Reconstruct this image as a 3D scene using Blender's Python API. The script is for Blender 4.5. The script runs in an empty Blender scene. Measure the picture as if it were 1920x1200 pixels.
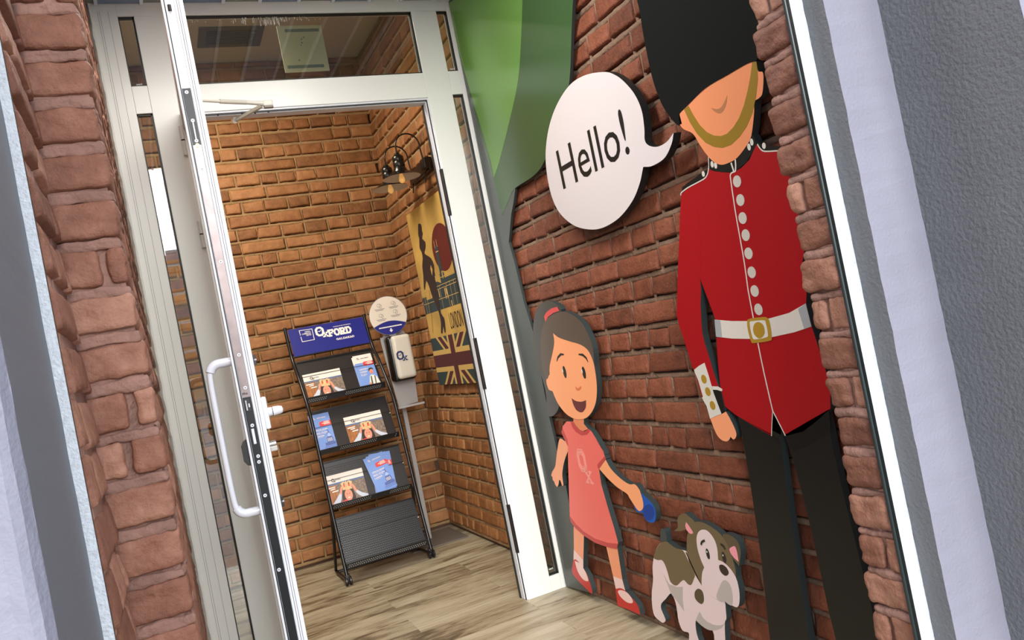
import bpy, bmesh, math, random
from mathutils import Vector, Matrix, noise
random.seed(7)
C = bpy.context.scene.collection
SC = bpy.context.scene
PI = math.pi

# ------------------------------------------------------------------ camera
H = 1.12                                            # eye height
YAW, PITCH, ROLL, FPX = 0.417692603, 0.014472648, -0.198186616, 1489.965
_f = Vector((math.sin(YAW)*math.cos(PITCH), math.cos(YAW)*math.cos(PITCH), math.sin(PITCH)))
_r0 = Vector((math.cos(YAW), -math.sin(YAW), 0)); _u0 = _r0.cross(_f)
CR = math.cos(ROLL)*_r0 + math.sin(ROLL)*_u0
CU = -math.sin(ROLL)*_r0 + math.cos(ROLL)*_u0
CF = _f
cd = bpy.data.cameras.new('camera'); cam = bpy.data.objects.new('camera', cd); C.objects.link(cam)
cd.sensor_width = 36; cd.lens = FPX/1920*36; cd.clip_start = .02; cd.clip_end = 300
m = Matrix((CR, CU, -CF)).transposed().to_4x4(); m.translation = Vector((0, 0, H)); cam.matrix_world = m
SC.camera = cam

# ------------------------------------------------------------------ light
SC.view_settings.view_transform = 'Standard'; SC.view_settings.look = 'None'
SC.view_settings.gamma = 1; SC.view_settings.use_curve_mapping = False
SC.view_settings.exposure = 0.58
W = bpy.data.worlds.new('sky'); SC.world = W; W.use_nodes = True
wn = W.node_tree; bg = wn.nodes['Background']
tc = wn.nodes.new('ShaderNodeTexCoord'); sp = wn.nodes.new('ShaderNodeSeparateXYZ')
rp = wn.nodes.new('ShaderNodeValToRGB'); wn.links.new(tc.outputs['Generated'], sp.inputs[0]); wn.links.new(sp.outputs['Z'], rp.inputs[0])
rp.color_ramp.elements[0].position = 0.0; rp.color_ramp.elements[0].color = (.80, .84, .92, 1)
rp.color_ramp.elements[1].position = .9; rp.color_ramp.elements[1].color = (.62, .74, 1.0, 1)
wn.links.new(rp.outputs[0], bg.inputs[0]); bg.inputs[1].default_value = 1.4
sd = bpy.data.lights.new('sun', 'SUN'); sd.energy = 3.7; sd.angle = math.radians(44); sd.color = (1, .97, .93)
so = bpy.data.objects.new('sun', sd); C.objects.link(so)
so.rotation_euler = Vector((.13, 1.0, -.27)).to_track_quat('-Z', 'Y').to_euler(); so.location = (-3, -6, 5)
ad = bpy.data.lights.new('room_light', 'AREA'); ad.energy = 30; ad.shape = 'RECTANGLE'; ad.size = .9; ad.size_y = .5; ad.color = (1, .90, .76)
ao = bpy.data.objects.new('room_light', ad); C.objects.link(ao); ao.location = (.15, 3.85, 2.99)

pd = bpy.data.lights.new('porch_fill', 'AREA'); pd.energy = 16; pd.shape = 'RECTANGLE'; pd.size = .9; pd.size_y = .3; pd.color = (1, .97, .92)  # added fill under the soffit, no fitting there; brightens frame and right wall
po = bpy.data.objects.new('porch_fill', pd); C.objects.link(po); po.location = (.48, 2.07, 2.575)

# ------------------------------------------------------------------ planes of the place (metres)
def ray(x, y): return CF*FPX + CR*(x-960) - CU*(y-600)
def on_x(x, y, X): d = ray(x, y); return Vector((0, 0, H)) + d*(X/d.x)
def on_y(x, y, Y): d = ray(x, y); return Vector((0, 0, H)) + d*(Y/d.y)
def on_z(x, y, Z): d = ray(x, y); return Vector((0, 0, H)) + d*((Z-H)/d.z)
YF = 3.136       # front of the white frame
YB = 4.85        # back brick wall
XR = 1.412       # brick faces on the porch's right wall
XI = 1.452       # brick faces on the room's right wall
ZS = 2.592       # porch soffit
ZC = 3.03        # room ceiling
class Plane:
    def __init__(s, o, u, v):
        s.o = Vector(o); s.u = Vector(u).normalized(); s.v = Vector(v).normalized(); s.n = s.u.cross(s.v)
    def at(s, x, y):
        d = ray(x, y); c = Vector((0, 0, H)); t = (s.o-c).dot(s.n)/d.dot(s.n); q = c+d*t-s.o
        return (q.dot(s.u), q.dot(s.v))
    def p3(s, a, b, off=0): return s.o + s.u*a + s.v*b + s.n*off
def zm(x0, y0, k, pts): return [(x0+a/k, y0+b/k) for a, b in pts]

# ------------------------------------------------------------------ materials
def lin(c): return tuple(((v/255+.055)/1.055)**2.4 if v/255 > .04045 else v/255/12.92 for v in c)
MATS = {}
def mat(name, rgb, rough=.5, metal=0, bump=0, bscale=60, var=0, vscale=8, spec=.5, emit=None, coat=0):
    if name in MATS: return MATS[name]
    M = bpy.data.materials.new(name); M.use_nodes = True; nt = M.node_tree; b = nt.nodes['Principled BSDF']
    c = lin(rgb)+(1,); b.inputs['Base Color'].default_value = c
    b.inputs['Roughness'].default_value = rough; b.inputs['Metallic'].default_value = metal
    b.inputs['Specular IOR Level'].default_value = spec
    if coat: b.inputs['Coat Weight'].default_value = coat
    if emit: b.inputs['Emission Color'].default_value = lin(emit[0])+(1,); b.inputs['Emission Strength'].default_value = emit[1]
    if var or bump:
        g = nt.nodes.new('ShaderNodeTexCoord')
    if var:
        n = nt.nodes.new('ShaderNodeTexNoise'); n.inputs['Scale'].default_value = vscale; n.inputs['Detail'].default_value = 6
        nt.links.new(g.outputs['Object'], n.inputs['Vector'])
        r = nt.nodes.new('ShaderNodeMapRange'); r.inputs['From Min'].default_value = .3; r.inputs['From Max'].default_value = .7
        r.inputs['To Min'].default_value = 1-var; r.inputs['To Max'].default_value = 1+var
        nt.links.new(n.outputs['Fac'], r.inputs[0])
        mx = nt.nodes.new('ShaderNodeVectorMath'); mx.operation = 'SCALE'; mx.inputs[0].default_value = c[:3]
        nt.links.new(r.outputs[0], mx.inputs['Scale']); nt.links.new(mx.outputs[0], b.inputs['Base Color'])
    if bump:
        n2 = nt.nodes.new('ShaderNodeTexNoise'); n2.inputs['Scale'].default_value = bscale; n2.inputs['Detail'].default_value = 5
        nt.links.new(g.outputs['Object'], n2.inputs['Vector'])
        bp = nt.nodes.new('ShaderNodeBump'); bp.inputs['Strength'].default_value = 1; bp.inputs['Distance'].default_value = bump
        nt.links.new(n2.outputs['Fac'], bp.inputs['Height']); nt.links.new(bp.outputs[0], b.inputs['Normal'])
    MATS[name] = M; return M
def brick_mat(name, dark, mid, light, bump=.004):
    M = bpy.data.materials.new(name); M.use_nodes = True; nt = M.node_tree; b = nt.nodes['Principled BSDF']; L = nt.links
    b.inputs['Roughness'].default_value = .62; b.inputs['Specular IOR Level'].default_value = .35
    at = nt.nodes.new('ShaderNodeAttribute'); at.attribute_name = 'tone'
    g = nt.nodes.new('ShaderNodeTexCoord')
    n = nt.nodes.new('ShaderNodeTexNoise'); n.inputs['Scale'].default_value = 22; n.inputs['Detail'].default_value = 8; n.inputs['Roughness'].default_value = .65
    L.new(g.outputs['Object'], n.inputs['Vector'])
    ad_ = nt.nodes.new('ShaderNodeMath'); ad_.operation = 'MULTIPLY_ADD'; ad_.inputs[1].default_value = .75
    L.new(n.outputs['Fac'], ad_.inputs[0]); L.new(at.outputs['Fac'], ad_.inputs[2])
    r = nt.nodes.new('ShaderNodeValToRGB'); cr = r.color_ramp
    cr.elements[0].position = .25; cr.elements[0].color = lin(dark)+(1,)
    cr.elements[1].position = 1.0; cr.elements[1].color = lin(light)+(1,)
    e = cr.elements.new(.6); e.color = lin(mid)+(1,)
    L.new(ad_.outputs[0], r.inputs[0]); L.new(r.outputs[0], b.inputs['Base Color'])
    n2 = nt.nodes.new('ShaderNodeTexNoise'); n2.inputs['Scale'].default_value = 90; n2.inputs['Detail'].default_value = 6; n2.inputs['Roughness'].default_value = .6
    L.new(g.outputs['Object'], n2.inputs['Vector'])
    n3 = nt.nodes.new('ShaderNodeTexNoise'); n3.inputs['Scale'].default_value = 25; n3.inputs['Detail'].default_value = 3
    L.new(g.outputs['Object'], n3.inputs['Vector'])
    s = nt.nodes.new('ShaderNodeMath'); s.operation = 'ADD'; L.new(n2.outputs['Fac'], s.inputs[0]); L.new(n3.outputs['Fac'], s.inputs[1])
    bp = nt.nodes.new('ShaderNodeBump'); bp.inputs['Distance'].default_value = bump
    L.new(s.outputs[0], bp.inputs['Height']); L.new(bp.outputs[0], b.inputs['Normal'])
    MATS[name] = M; return M
B_OUT = brick_mat('brick red', (98, 60, 46), (142, 96, 76), (190, 142, 118))
B_WALL = brick_mat('brick wall red', (78, 42, 28), (124, 68, 45), (156, 94, 68), .005)
B_IN = brick_mat('brick orange', (96, 62, 34), (148, 98, 58), (184, 132, 86), .003)
M_OUT = mat('mortar pink', (146, 110, 96), .9, bump=.006, bscale=70, var=.25, vscale=14)
M_WALL = mat('mortar brown', (134, 108, 88), .95, bump=.006, bscale=70, var=.25, vscale=14)
M_IN = mat('mortar tan', (162, 130, 92), .95, bump=.005, bscale=70, var=.2, vscale=14)
WHITE = mat('white lacquer', (238, 238, 232), .28, spec=.5)
WHITE2 = mat('white aluminium', (222, 226, 234), .22, spec=.6)
GASKET = mat('black rubber gasket', (18, 24, 26), .45)
BLACK = mat('black', (17, 17, 18), .4)
def glass_mat():
    M = bpy.data.materials.new('window glass'); M.use_nodes = True; nt = M.node_tree; nt.nodes.clear(); L = nt.links
    o = nt.nodes.new('ShaderNodeOutputMaterial'); t = nt.nodes.new('ShaderNodeBsdfTransparent'); t.inputs[0].default_value = (.74, .76, .73, 1)
    g = nt.nodes.new('ShaderNodeBsdfGlossy'); g.inputs['Roughness'].default_value = .015; g.inputs[0].default_value = (.95, .98, 1, 1)
    lw = nt.nodes.new('ShaderNodeLayerWeight'); lw.inputs[0].default_value = .5
    pw = nt.nodes.new('ShaderNodeMath'); pw.operation = 'POWER'; pw.inputs[1].default_value = 5; L.new(lw.outputs['Facing'], pw.inputs[0])
    f = nt.nodes.new('ShaderNodeMath'); f.operation = 'MULTIPLY_ADD'; f.inputs[1].default_value = .9; f.inputs[2].default_value = .11; L.new(pw.outputs[0], f.inputs[0])
    x = nt.nodes.new('ShaderNodeMixShader'); L.new(f.outputs[0], x.inputs[0]); L.new(t.outputs[0], x.inputs[1]); L.new(g.outputs[0], x.inputs[2]); L.new(x.outputs[0], o.inputs[0])
    return M
GLASS = glass_mat()

# ------------------------------------------------------------------ mesh helpers
class MB:
    def __init__(s): s.v = []; s.f = []; s.m = []; s.t = []; s.mats = []
    def mi(s, M):
        if M not in s.mats: s.mats.append(M)
        return s.mats.index(M)
    def add(s, vs, fs, M, tone=.0):
        k = len(s.v); s.v += [tuple(v) for v in vs]; i = s.mi(M) if not isinstance(M, list) else None
        for j, f in enumerate(fs):
            s.f.append([a+k for a in f]); s.m.append(i if i is not None else s.mi(M[j])); s.t.append(tone)
    def bm(s, b, M):
        b.verts.index_update(); s.add([v.co.copy() for v in b.verts], [[v.index for v in f.verts] for f in b.faces], M); b.free()
    def box(s, p0, p1, M, bev=0, seg=2, tf=None):
        b = bmesh.new(); bmesh.ops.create_cube(b, size=1)
        c = [(p0[i]+p1[i])/2 for i in range(3)]; d = [abs(p1[i]-p0[i]) for i in range(3)]
        for v in b.verts: v.co = Vector((c[i]+v.co[i]*d[i] for i in range(3)))
        if bev: bmesh.ops.bevel(b, geom=b.edges[:], offset=min(bev, min(d)*.45), segments=seg, affect='EDGES', profile=.6)
        if tf:
            for v in b.verts: v.co = tf(v.co)
        s.bm(b, M)
    def tube(s, pts, r, M, seg=10, cap=True, closed=False):
        pts = [Vector(p) for p in pts]; n = len(pts); rs = r if isinstance(r, (list, tuple)) else [r]*n
        vs = []; up = None
        for i, p in enumerate(pts):
            a = pts[i-1] if (i or closed) else p; b = pts[(i+1) % n] if (i < n-1 or closed) else p
            d = (b-a).normalized()
            if up is None: up = d.orthogonal().normalized()
            up = (up - d*up.dot(d)).normalized(); w = d.cross(up)
            for k in range(seg):
                t = 2*PI*k/seg; vs.append(p+(up*math.cos(t)+w*math.sin(t))*rs[i])
        fs = []
        for i in range(n if closed else n-1):
            j = (i+1) % n
            for k in range(seg): fs.append([i*seg+k, i*seg+(k+1) % seg, j*seg+(k+1) % seg, j*seg+k])
        if cap and not closed: fs.append(list(range(seg))[::-1]); fs.append([(n-1)*seg+k for k in range(seg)])
        s.add(vs, fs, M)
    def lathe(s, o, prof, M, axis=(0, 0, 1), seg=28):
        o = Vector(o); ax = Vector(axis).normalized(); u = ax.orthogonal().normalized(); w = ax.cross(u); vs = []; fs = []
        for r, h in prof:
            for k in range(seg):
                t = 2*PI*k/seg; vs.append(o+ax*h+(u*math.cos(t)+w*math.sin(t))*r)
        for i in range(len(prof)-1):
            for k in range(seg): fs.append([i*seg+k, i*seg+(k+1) % seg, (i+1)*seg+(k+1) % seg, (i+1)*seg+k])
        s.add(vs, fs, M)
    def slab(s, pl, pts, o0, o1, MF, MS=None, flat=False):
        # polygon pts (a,b) on plane pl, from offset o0 (back) to o1 (front)
        n = len(pts)
        ar = sum(pts[i][0]*pts[(i+1) % n][1]-pts[(i+1) % n][0]*pts[i][1] for i in range(n))
        if ar < 0: pts = pts[::-1]
        s.k = getattr(s, 'k', 0)+1; o1 += (s.k % 14)*1.2e-5       # layers of film never share one plane
        F = [pl.p3(a, b, o1) for a, b in pts]
        if flat: s.add(F, [list(range(n))], MF); return
        Bk = [pl.p3(a, b, o0) for a, b in pts]
        fs = [list(range(n)), [2*n-1-i for i in range(n)]] + [[i, i+n, (i+1) % n+n, (i+1) % n] for i in range(n)]
        ms = [MF, MS or MF] + [MS or MF]*n
        s.add(F+Bk, fs, ms)
    def build(s, name, parent=None, smooth=False, tone=False):
        me = bpy.data.meshes.new(name); me.from_pydata(s.v, [], s.f)
        for M in s.mats: me.materials.append(M)
        me.polygons.foreach_set('material_index', s.m)
        if smooth: me.polygons.foreach_set('use_smooth', [True]*len(s.f))
        if tone:
            a = me.attributes.new('tone', 'FLOAT', 'FACE'); a.data.foreach_set('value', s.t)
        me.update()
        o = bpy.data.objects.new(name, me); C.objects.link(o)
        if smooth and smooth != 2:
            try: me.set_sharp_from_angle(angle=math.radians(40))
            except Exception: pass
        if parent is not None:
            o.parent = parent; o.matrix_parent_inverse = Matrix.Translation(-Vector(parent.location)) if parent.type == 'EMPTY' else Matrix()
        return o
def thing(name, loc, label, cat, group=None):
    o = bpy.data.objects.new(name, None); C.objects.link(o); o.location = loc; o.empty_display_size = .05
    o['label'] = label; o['category'] = cat
    if group: o['group'] = group
    return o
def tag(o, label=None, cat=None, group=None, kind=None):
    if label: o['label'] = label
    if cat: o['category'] = cat
    if group: o['group'] = group
    if kind: o['kind'] = kind
    return o
def smooth(pts, n=5):
    out = []; N = len(pts)
    for i in range(N):
        p0, p1, p2, p3 = pts[i-1], pts[i], pts[(i+1) % N], pts[(i+2) % N]
        if abs(p1[0]-p2[0])+abs(p1[1]-p2[1]) < 1e-9: continue
        if p0 == p1: p0 = (2*p1[0]-p2[0], 2*p1[1]-p2[1])
        if p3 == p2: p3 = (2*p2[0]-p1[0], 2*p2[1]-p1[1])
        for k in range(n):
            t = k/n; q = []
            for a, b, c, d in zip(p0, p1, p2, p3):
                q.append(.5*(2*b+(c-a)*t+(2*a-5*b+4*c-d)*t*t+(3*b-a-3*c+d)*t**3))
            out.append(tuple(q))
    return out
def ell(c, a, b, n=28, rot=0):
    cr, sr = math.cos(rot), math.sin(rot)
    return [(c[0]+a*math.cos(t)*cr-b*math.sin(t)*sr, c[1]+a*math.cos(t)*sr+b*math.sin(t)*cr) for t in [2*PI*k/n for k in range(n)]]
def ribbon(pts, w):
    L = []; R = []; n = len(pts)
    for i, p in enumerate(pts):
        a = pts[max(i-1, 0)]; b = pts[min(i+1, n-1)]; dx, dy = b[0]-a[0], b[1]-a[1]; l = math.hypot(dx, dy) or 1
        ww = (w[i] if isinstance(w, list) else w)/2
        L.append((p[0]-dy/l*ww, p[1]+dx/l*ww)); R.append((p[0]+dy/l*ww, p[1]-dx/l*ww))
    return L+R[::-1]
def open_smooth(pts, n=5):
    pts = [pts[0]]+list(pts)+[pts[-1]]; out = []
    for i in range(1, len(pts)-2):
        p0, p1, p2, p3 = pts[i-1:i+3]
        for k in range(n):
            t = k/n; out.append(tuple(.5*(2*b+(c-a)*t+(2*a-5*b+4*c-d)*t*t+(3*b-a-3*c+d)*t**3) for a, b, c, d in zip(p0, p1, p2, p3)))
    out.append(pts[-1]); return out
# text from the built-in font, returned as 2D polygons fitted in a unit-height line
def text2d(txt, bold=0, space=1.0):
    cu = bpy.data.curves.new('t', 'FONT'); cu.body = txt; cu.size = 1; cu.offset = bold; cu.space_character = space; cu.resolution_u = 3
    o = bpy.data.objects.new('t', cu); C.objects.link(o); dg = bpy.context.evaluated_depsgraph_get(); dg.update()
    me = bpy.data.meshes.new_from_object(o.evaluated_get(dg))
    vs = [(v.co.x, v.co.y) for v in me.vertices]; fs = [list(p.vertices) for p in me.polygons]
    bpy.data.objects.remove(o); bpy.data.curves.remove(cu); bpy.data.meshes.remove(me)
    return vs, fs
def text_on(mb, pl, txt, a0, b0, w, h, off, M, bold=0, shear=0, space=1.0, rot=0):
    vs, fs = text2d(txt, bold, space)
    if not vs: return
    x0 = min(v[0] for v in vs); x1 = max(v[0] for v in vs); y0 = min(v[1] for v in vs); y1 = max(v[1] for v in vs)
    cr, sr = math.cos(rot), math.sin(rot); P = []
    for x, y in vs:
        X = (x-x0)/(x1-x0)*w; Y = (y-y0)/(y1-y0)*h; X += Y*shear
        P.append(pl.p3(a0+X*cr-Y*sr, b0+X*sr+Y*cr, off))
    mb.add(P, fs, M)
# heavy slab lettering drawn as strokes in a unit box
SLAB = {
 'X': [[(0, 0), (1, 1)], [(0, 1), (1, 0)], [(-.12, 0), (.3, 0)], [(.7, 0), (1.12, 0)], [(-.12, 1), (.3, 1)], [(.7, 1), (1.12, 1)]],
 'F': [[(.15, 0), (.15, 1)], [(-.05, 1), (.95, 1)], [(.95, 1), (.95, .72)], [(.15, .5), (.7, .5)], [(-.05, 0), (.45, 0)]],
 'O': [[(.3, 0), (.7, 0), (1, .3), (1, .7), (.7, 1), (.3, 1), (0, .7), (0, .3), (.3, 0)]],
 'R': [[(.15, 0), (.15, 1)], [(-.05, 1), (.7, 1), (.9, .85), (.9, .62), (.7, .48), (.15, .48)], [(.5, .48), (.9, 0)], [(-.05, 0), (.4, 0)], [(.75, 0), (1.08, 0)]],
 'D': [[(.15, 0), (.15, 1)], [(-.05, 1), (.7, 1), (1, .7), (1, .3), (.7, 0), (-.05, 0)]],
 'G': [[(.95, .75), (.7, 1), (.3, 1), (0, .7), (0, .3), (.3, 0), (.7, 0), (.95, .2), (.95, .45), (.6, .45)]],
 'A': [[(.05, 0), (.45, 1), (.55, 1), (.95, 0)], [(.2, .35), (.8, .35)], [(-.1, 0), (.25, 0)], [(.75, 0), (1.1, 0)]],
 'L': [[(.15, 1), (.15, 0), (.95, 0), (.95, .3)], [(-.05, 1), (.4, 1)]],
 'K': [[(.15, 0), (.15, 1)], [(.9, 1), (.15, .45)], [(.4, .6), (.9, 0)], [(-.05, 0), (.35, 0)], [(-.05, 1), (.35, 1)], [(.65, 0), (1.08, 0)], [(.65, 1), (1.05, 1)]],
}
def seg_poly(p, q, w):
    dx, dy = q[0]-p[0], q[1]-p[1]; l = math.hypot(dx, dy) or 1; dx /= l; dy /= l; e = w*.42
    return [(p[0]-dx*e-dy*w/2, p[1]-dy*e+dx*w/2), (p[0]-dx*e+dy*w/2, p[1]-dy*e-dx*w/2), (q[0]+dx*e+dy*w/2, q[1]+dy*e-dx*w/2), (q[0]+dx*e-dy*w/2, q[1]+dy*e+dx*w/2)]
def slab_text(mb, pl, txt, a0, b0, w, h, off, M, sw=.2, rot=0, gap=.38):
    n = len(txt); cw = w/(n+gap*(n-1)); cr, sr = math.cos(rot), math.sin(rot)
    for i, ch in enumerate(txt):
        for st in SLAB.get(ch, []):
            P = [(i*cw*(1+gap)+x*cw, y*h) for x, y in st]
            for p, q in zip(P, P[1:]):
                mb.slab(pl, [(a0+x*cr-y*sr, b0+x*sr+y*cr) for x, y in seg_poly(p, q, sw*h)], 0, off, M, flat=True)
def ox_emblem(mb, pl, a, b, h, off, M, M2=None, rot=0):
    """clock-like octagonal O with a small lower X, as on the board, the dispenser and the dress; h = height of the O"""
    cr, sr = math.cos(rot), math.sin(rot)
    T = lambda p: (a+p[0]*h*cr-p[1]*h*sr, b+p[0]*h*sr+p[1]*h*cr)
    oc = [(.20, -.5), (.42, -.26), (.42, .26), (.20, .5), (-.20, .5), (-.42, .26), (-.42, -.26), (-.20, -.5)]
    for i in range(8):
        p, q = oc[i], oc[(i+1) % 8]; s_ = .62
        mb.slab(pl, [T(p), T(q), T((q[0]*s_*.82, q[1]*s_)), T((p[0]*s_*.82, p[1]*s_))], 0, off, M, flat=True)
    for p, q in (((0, 0), (.13, .12)), ((0, 0), (-.14, .04))): mb.slab(pl, [T(x) for x in seg_poly(p, q, .06)], 0, off, M, flat=True)
    for st in SLAB['X']:
        P = [(.28+x*.42, -.62+y*.42) for x, y in st]
        mb.slab(pl, [T(x) for x in seg_poly(P[0], P[1], .11)], 0, off+.0001, M, flat=True)

# ------------------------------------------------------------------ brickwork
def courses(v0, v1, ph, H_=.08):
    k = math.floor((v0-ph)/H_); out = []
    while ph+k*H_ < v1: out.append((k, ph+k*H_)); k += 1
    return out
def brick_face(mb, pl, u0, u1, v0, v1, ph, relief, BM, joint=.013, jit=.004, nu=7, nv=5, seed=0, lens=(.235, .117), endj=0, bead=None):
    rnd = random.Random(seed)
    for k, vb in courses(v0, v1, ph):
        L = lens[0] if k % 2 else lens[1]
        x = u0 - rnd.random()*L*(1 if not endj else .3)
        if bead and vb > v0:
            nn = int((u1-u0)/.012); vs = []
            for i in range(nn+1):
                U = u0+(u1-u0)*i/nn; w0 = noise.noise(Vector((U*26, vb*31, 5)))
                top = vb+.0125+w0*.0035+noise.noise(Vector((U*70, vb*50, 8)))*.0012
                for q, (vv, hh) in enumerate(((vb-.005, .0), (vb-.003, .0030), (vb+.003, .0044), ((vb+top)/2+.002, .0040), (top-.001, .0034), (top, .0020), (top, -.009))):
                    vs.append(pl.p3(U, vv, hh*relief/.011+(noise.noise(Vector((U*60, vv*60, 2)))*.0014 if 0 < q < 5 else 0)))
            mb.add(vs, [[i*7+j, (i+1)*7+j, (i+1)*7+j+1, i*7+j+1] for i in range(nn) for j in range(6)], bead)
        while x < u1:
            l = L*(1+rnd.uniform(-.16, .16)) if L > .2 else L*(1+rnd.uniform(-.2, .25))
            if L > .2 and rnd.random() < .12: l = lens[1]
            a, b = max(x, u0), min(x+l, u1); x += l
            if b-a < .03: continue
            c0, c1 = max(vb, v0), min(vb+.08, v1)
            if c1-c0 < .03: continue
            if bead:
                jl, jr = rnd.uniform(.002, .006), rnd.uniform(.002, .006)
                if a > u0+.01:
                    vs = []
                    for j in range(6):
                        V = c0+.01+(c1-c0-.01)*j/5; dx = noise.noise(Vector((a*30, V*60, 1)))*.0015
                        for U, hh in ((a-.007, -.002), (a-.003+dx, .0036), (a+.001+dx, .0040), (a+jl+.002, -.002)): vs.append(pl.p3(U, V, hh*relief/.011))
                    mb.add(vs, [[j*4+i, j*4+i+1, (j+1)*4+i+1, (j+1)*4+i] for j in range(5) for i in range(3)], bead)
                a += jl+.001; b -= jr; c0 += .0158+rnd.uniform(-.0018, .0018); c1 -= rnd.uniform(-.001, .002)
            else:
                a += joint/2*rnd.uniform(.6, 1.5); b -= joint/2*rnd.uniform(.6, 1.5); c0 += joint/2*rnd.uniform(.5, 1.7); c1 -= joint/2*rnd.uniform(.4, 1.3)
            cj = [(rnd.uniform(-jit, jit), rnd.uniform(-jit, jit)) for _ in range(4)]
            rz = relief*rnd.uniform(.75, 1.15); tx = rnd.uniform(-.12, .12)*relief; ty = -.38*relief+rnd.uniform(-.15, .1)*relief
            e = min(.0085 if bead else .012, (b-a)*.2)
            us = [0, .0]+[i/(nu-1) for i in range(nu)]+[1.0, 1.0]
            S = [0.0, e*.35/(b-a)]+[e*1.2/(b-a)+(1-2.4*e/(b-a))*i/(nu-1) for i in range(nu)]+[1-e*.35/(b-a), 1.0]
            T = [0.0, e*.35/(c1-c0)]+[e*1.1/(c1-c0)+(1-2.2*e/(c1-c0))*i/(nv-1) for i in range(nv)]+[1-e*.35/(c1-c0), 1.0]
            vs = []; sd_ = rnd.random()*100
            for j, t in enumerate(T):
                for i, s_ in enumerate(S):
                    ox = cj[0][0]*(1-s_)*(1-t)+cj[1][0]*s_*(1-t)+cj[2][0]*s_*t+cj[3][0]*(1-s_)*t
                    oy = cj[0][1]*(1-s_)*(1-t)+cj[1][1]*s_*(1-t)+cj[2][1]*s_*t+cj[3][1]*(1-s_)*t
                    U = a+(b-a)*s_+ox; V = c0+(c1-c0)*t+oy
                    ei = min(i, len(S)-1-i); ej = min(j, len(T)-1-j); em = min(ei, ej)
                    hgt = (0, .72, 1.0)[min(em, 2)]
                    nz = noise.noise(Vector((U*30, V*30, sd_)))
                    n2 = noise.noise(Vector((U*75, V*75, sd_+9)))
                    if em < 2: U += n2*.0028; V += nz*.0028
                    if em == 0: hh = -.008 if bead else -.004
                    else: hh = rz*hgt + (nz*.22+n2*.12)*relief*(.6 if em == 1 else 1) + tx*(s_-.5)*2+ty*(t-.5)*2
                    vs.append(pl.p3(U, V, hh))
            n_ = len(S); fs = [[j*n_+i, j*n_+i+1, (j+1)*n_+i+1, (j+1)*n_+i] for j in range(len(T)-1) for i in range(n_-1)]
            mb.add(vs, fs, BM, tone=rnd.uniform(.05, .42))
def mortar_face(mb, pl, u0, u1, v0, v1, MM, step=.02, amp=.002):
    nu = max(2, int((u1-u0)/step)); nv = max(2, int((v1-v0)/step)); vs = []
    for j in range(nv+1):
        for i in range(nu+1):
            U = u0+(u1-u0)*i/nu; V = v0+(v1-v0)*j/nv
            vs.append(pl.p3(U, V, noise.noise(Vector((U*40, V*40, 3)))*amp if 0 < i < nu and 0 < j < nv else 0))
    mb.add(vs, [[j*(nu+1)+i, j*(nu+1)+i+1, (j+1)*(nu+1)+i+1, (j+1)*(nu+1)+i] for j in range(nv) for i in range(nu)], MM)
def brick_block(mb, p0, p1, BM, rad=.012, n=9, amp=.0025, tone=.2, sd_=0.0):
    c = Vector([(p0[i]+p1[i])/2 for i in range(3)]); h = Vector([abs(p1[i]-p0[i])/2 for i in range(3)]); r = min(rad, min(h)*.9)
    for ax in range(3):
        for sg in (-1, 1):
            a, b = (ax+1) % 3, (ax+2) % 3; vs = []
            def lv(hl): return [-hl, -hl+r*.4, -hl+r]+[(-hl+r)+(2*hl-2*r)*k/(n-1) for k in range(1, n-1)]+[hl-r, hl-r*.4, hl]
            A = lv(h[a]); Bv = lv(h[b])
            for y in Bv:
                for x in A:
                    q = Vector((0, 0, 0)); q[ax] = sg*h[ax]; q[a] = x; q[b] = y
                    inn = Vector([max(-h[i]+r, min(h[i]-r, q[i])) for i in range(3)]); d = q-inn
                    q = inn+d.normalized()*r if d.length > 1e-9 else q
                    w = c+q; nn = d.normalized() if d.length > 1e-9 else Vector((0, 0, 0))
                    k = noise.noise(w*28+Vector((sd_, 0, 0)))*1.0+noise.noise(w*80+Vector((0, sd_, 0)))*.5
                    vs.append(w+nn*k*amp*1.6)
            n_ = len(A); fs = [[j*n_+i, j*n_+i+1, (j+1)*n_+i+1, (j+1)*n_+i] for j in range(len(Bv)-1) for i in range(n_-1)]
            if sg < 0: fs = [f[::-1] for f in fs]
            mb.add(vs, fs, BM, tone=tone)

# ================================================================== SETTING
def struct(o, label=None): o['kind'] = 'structure'; return o
# right wall of the porch
P_RW = Plane((XR+.011, 0, 0), (0, -1, 0), (0, 0, 1))       # facing left; offset grows towards the room
DEEP = mat('deep joint', (84, 62, 50), .95)
b = MB(); mortar_face(b, Plane((XR+.020, 0, 0), (0, -1, 0), (0, 0, 1)), -3.14, -1.2, 0, 2.6, DEEP, amp=0)
brick_face(b, P_RW, -3.14, -1.2, 0, 2.6, .005, .011, B_WALL, seed=3, bead=M_WALL)
b.add([(XR+.021, 1.2, 0), (XR+.021, 3.2, 0), (XR+.4, 3.2, 0), (XR+.4, 1.2, 0), (XR+.021, 1.2, 2.6), (XR+.021, 3.2, 2.6), (XR+.4, 3.2, 2.6), (XR+.4, 1.2, 2.6)],
      [[0, 1, 5, 4], [1, 2, 6, 5], [2, 3, 7, 6], [3, 0, 4, 7], [4, 5, 6, 7]], M_WALL)
struct(b.build('wall_right', tone=True, smooth=2))
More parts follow.
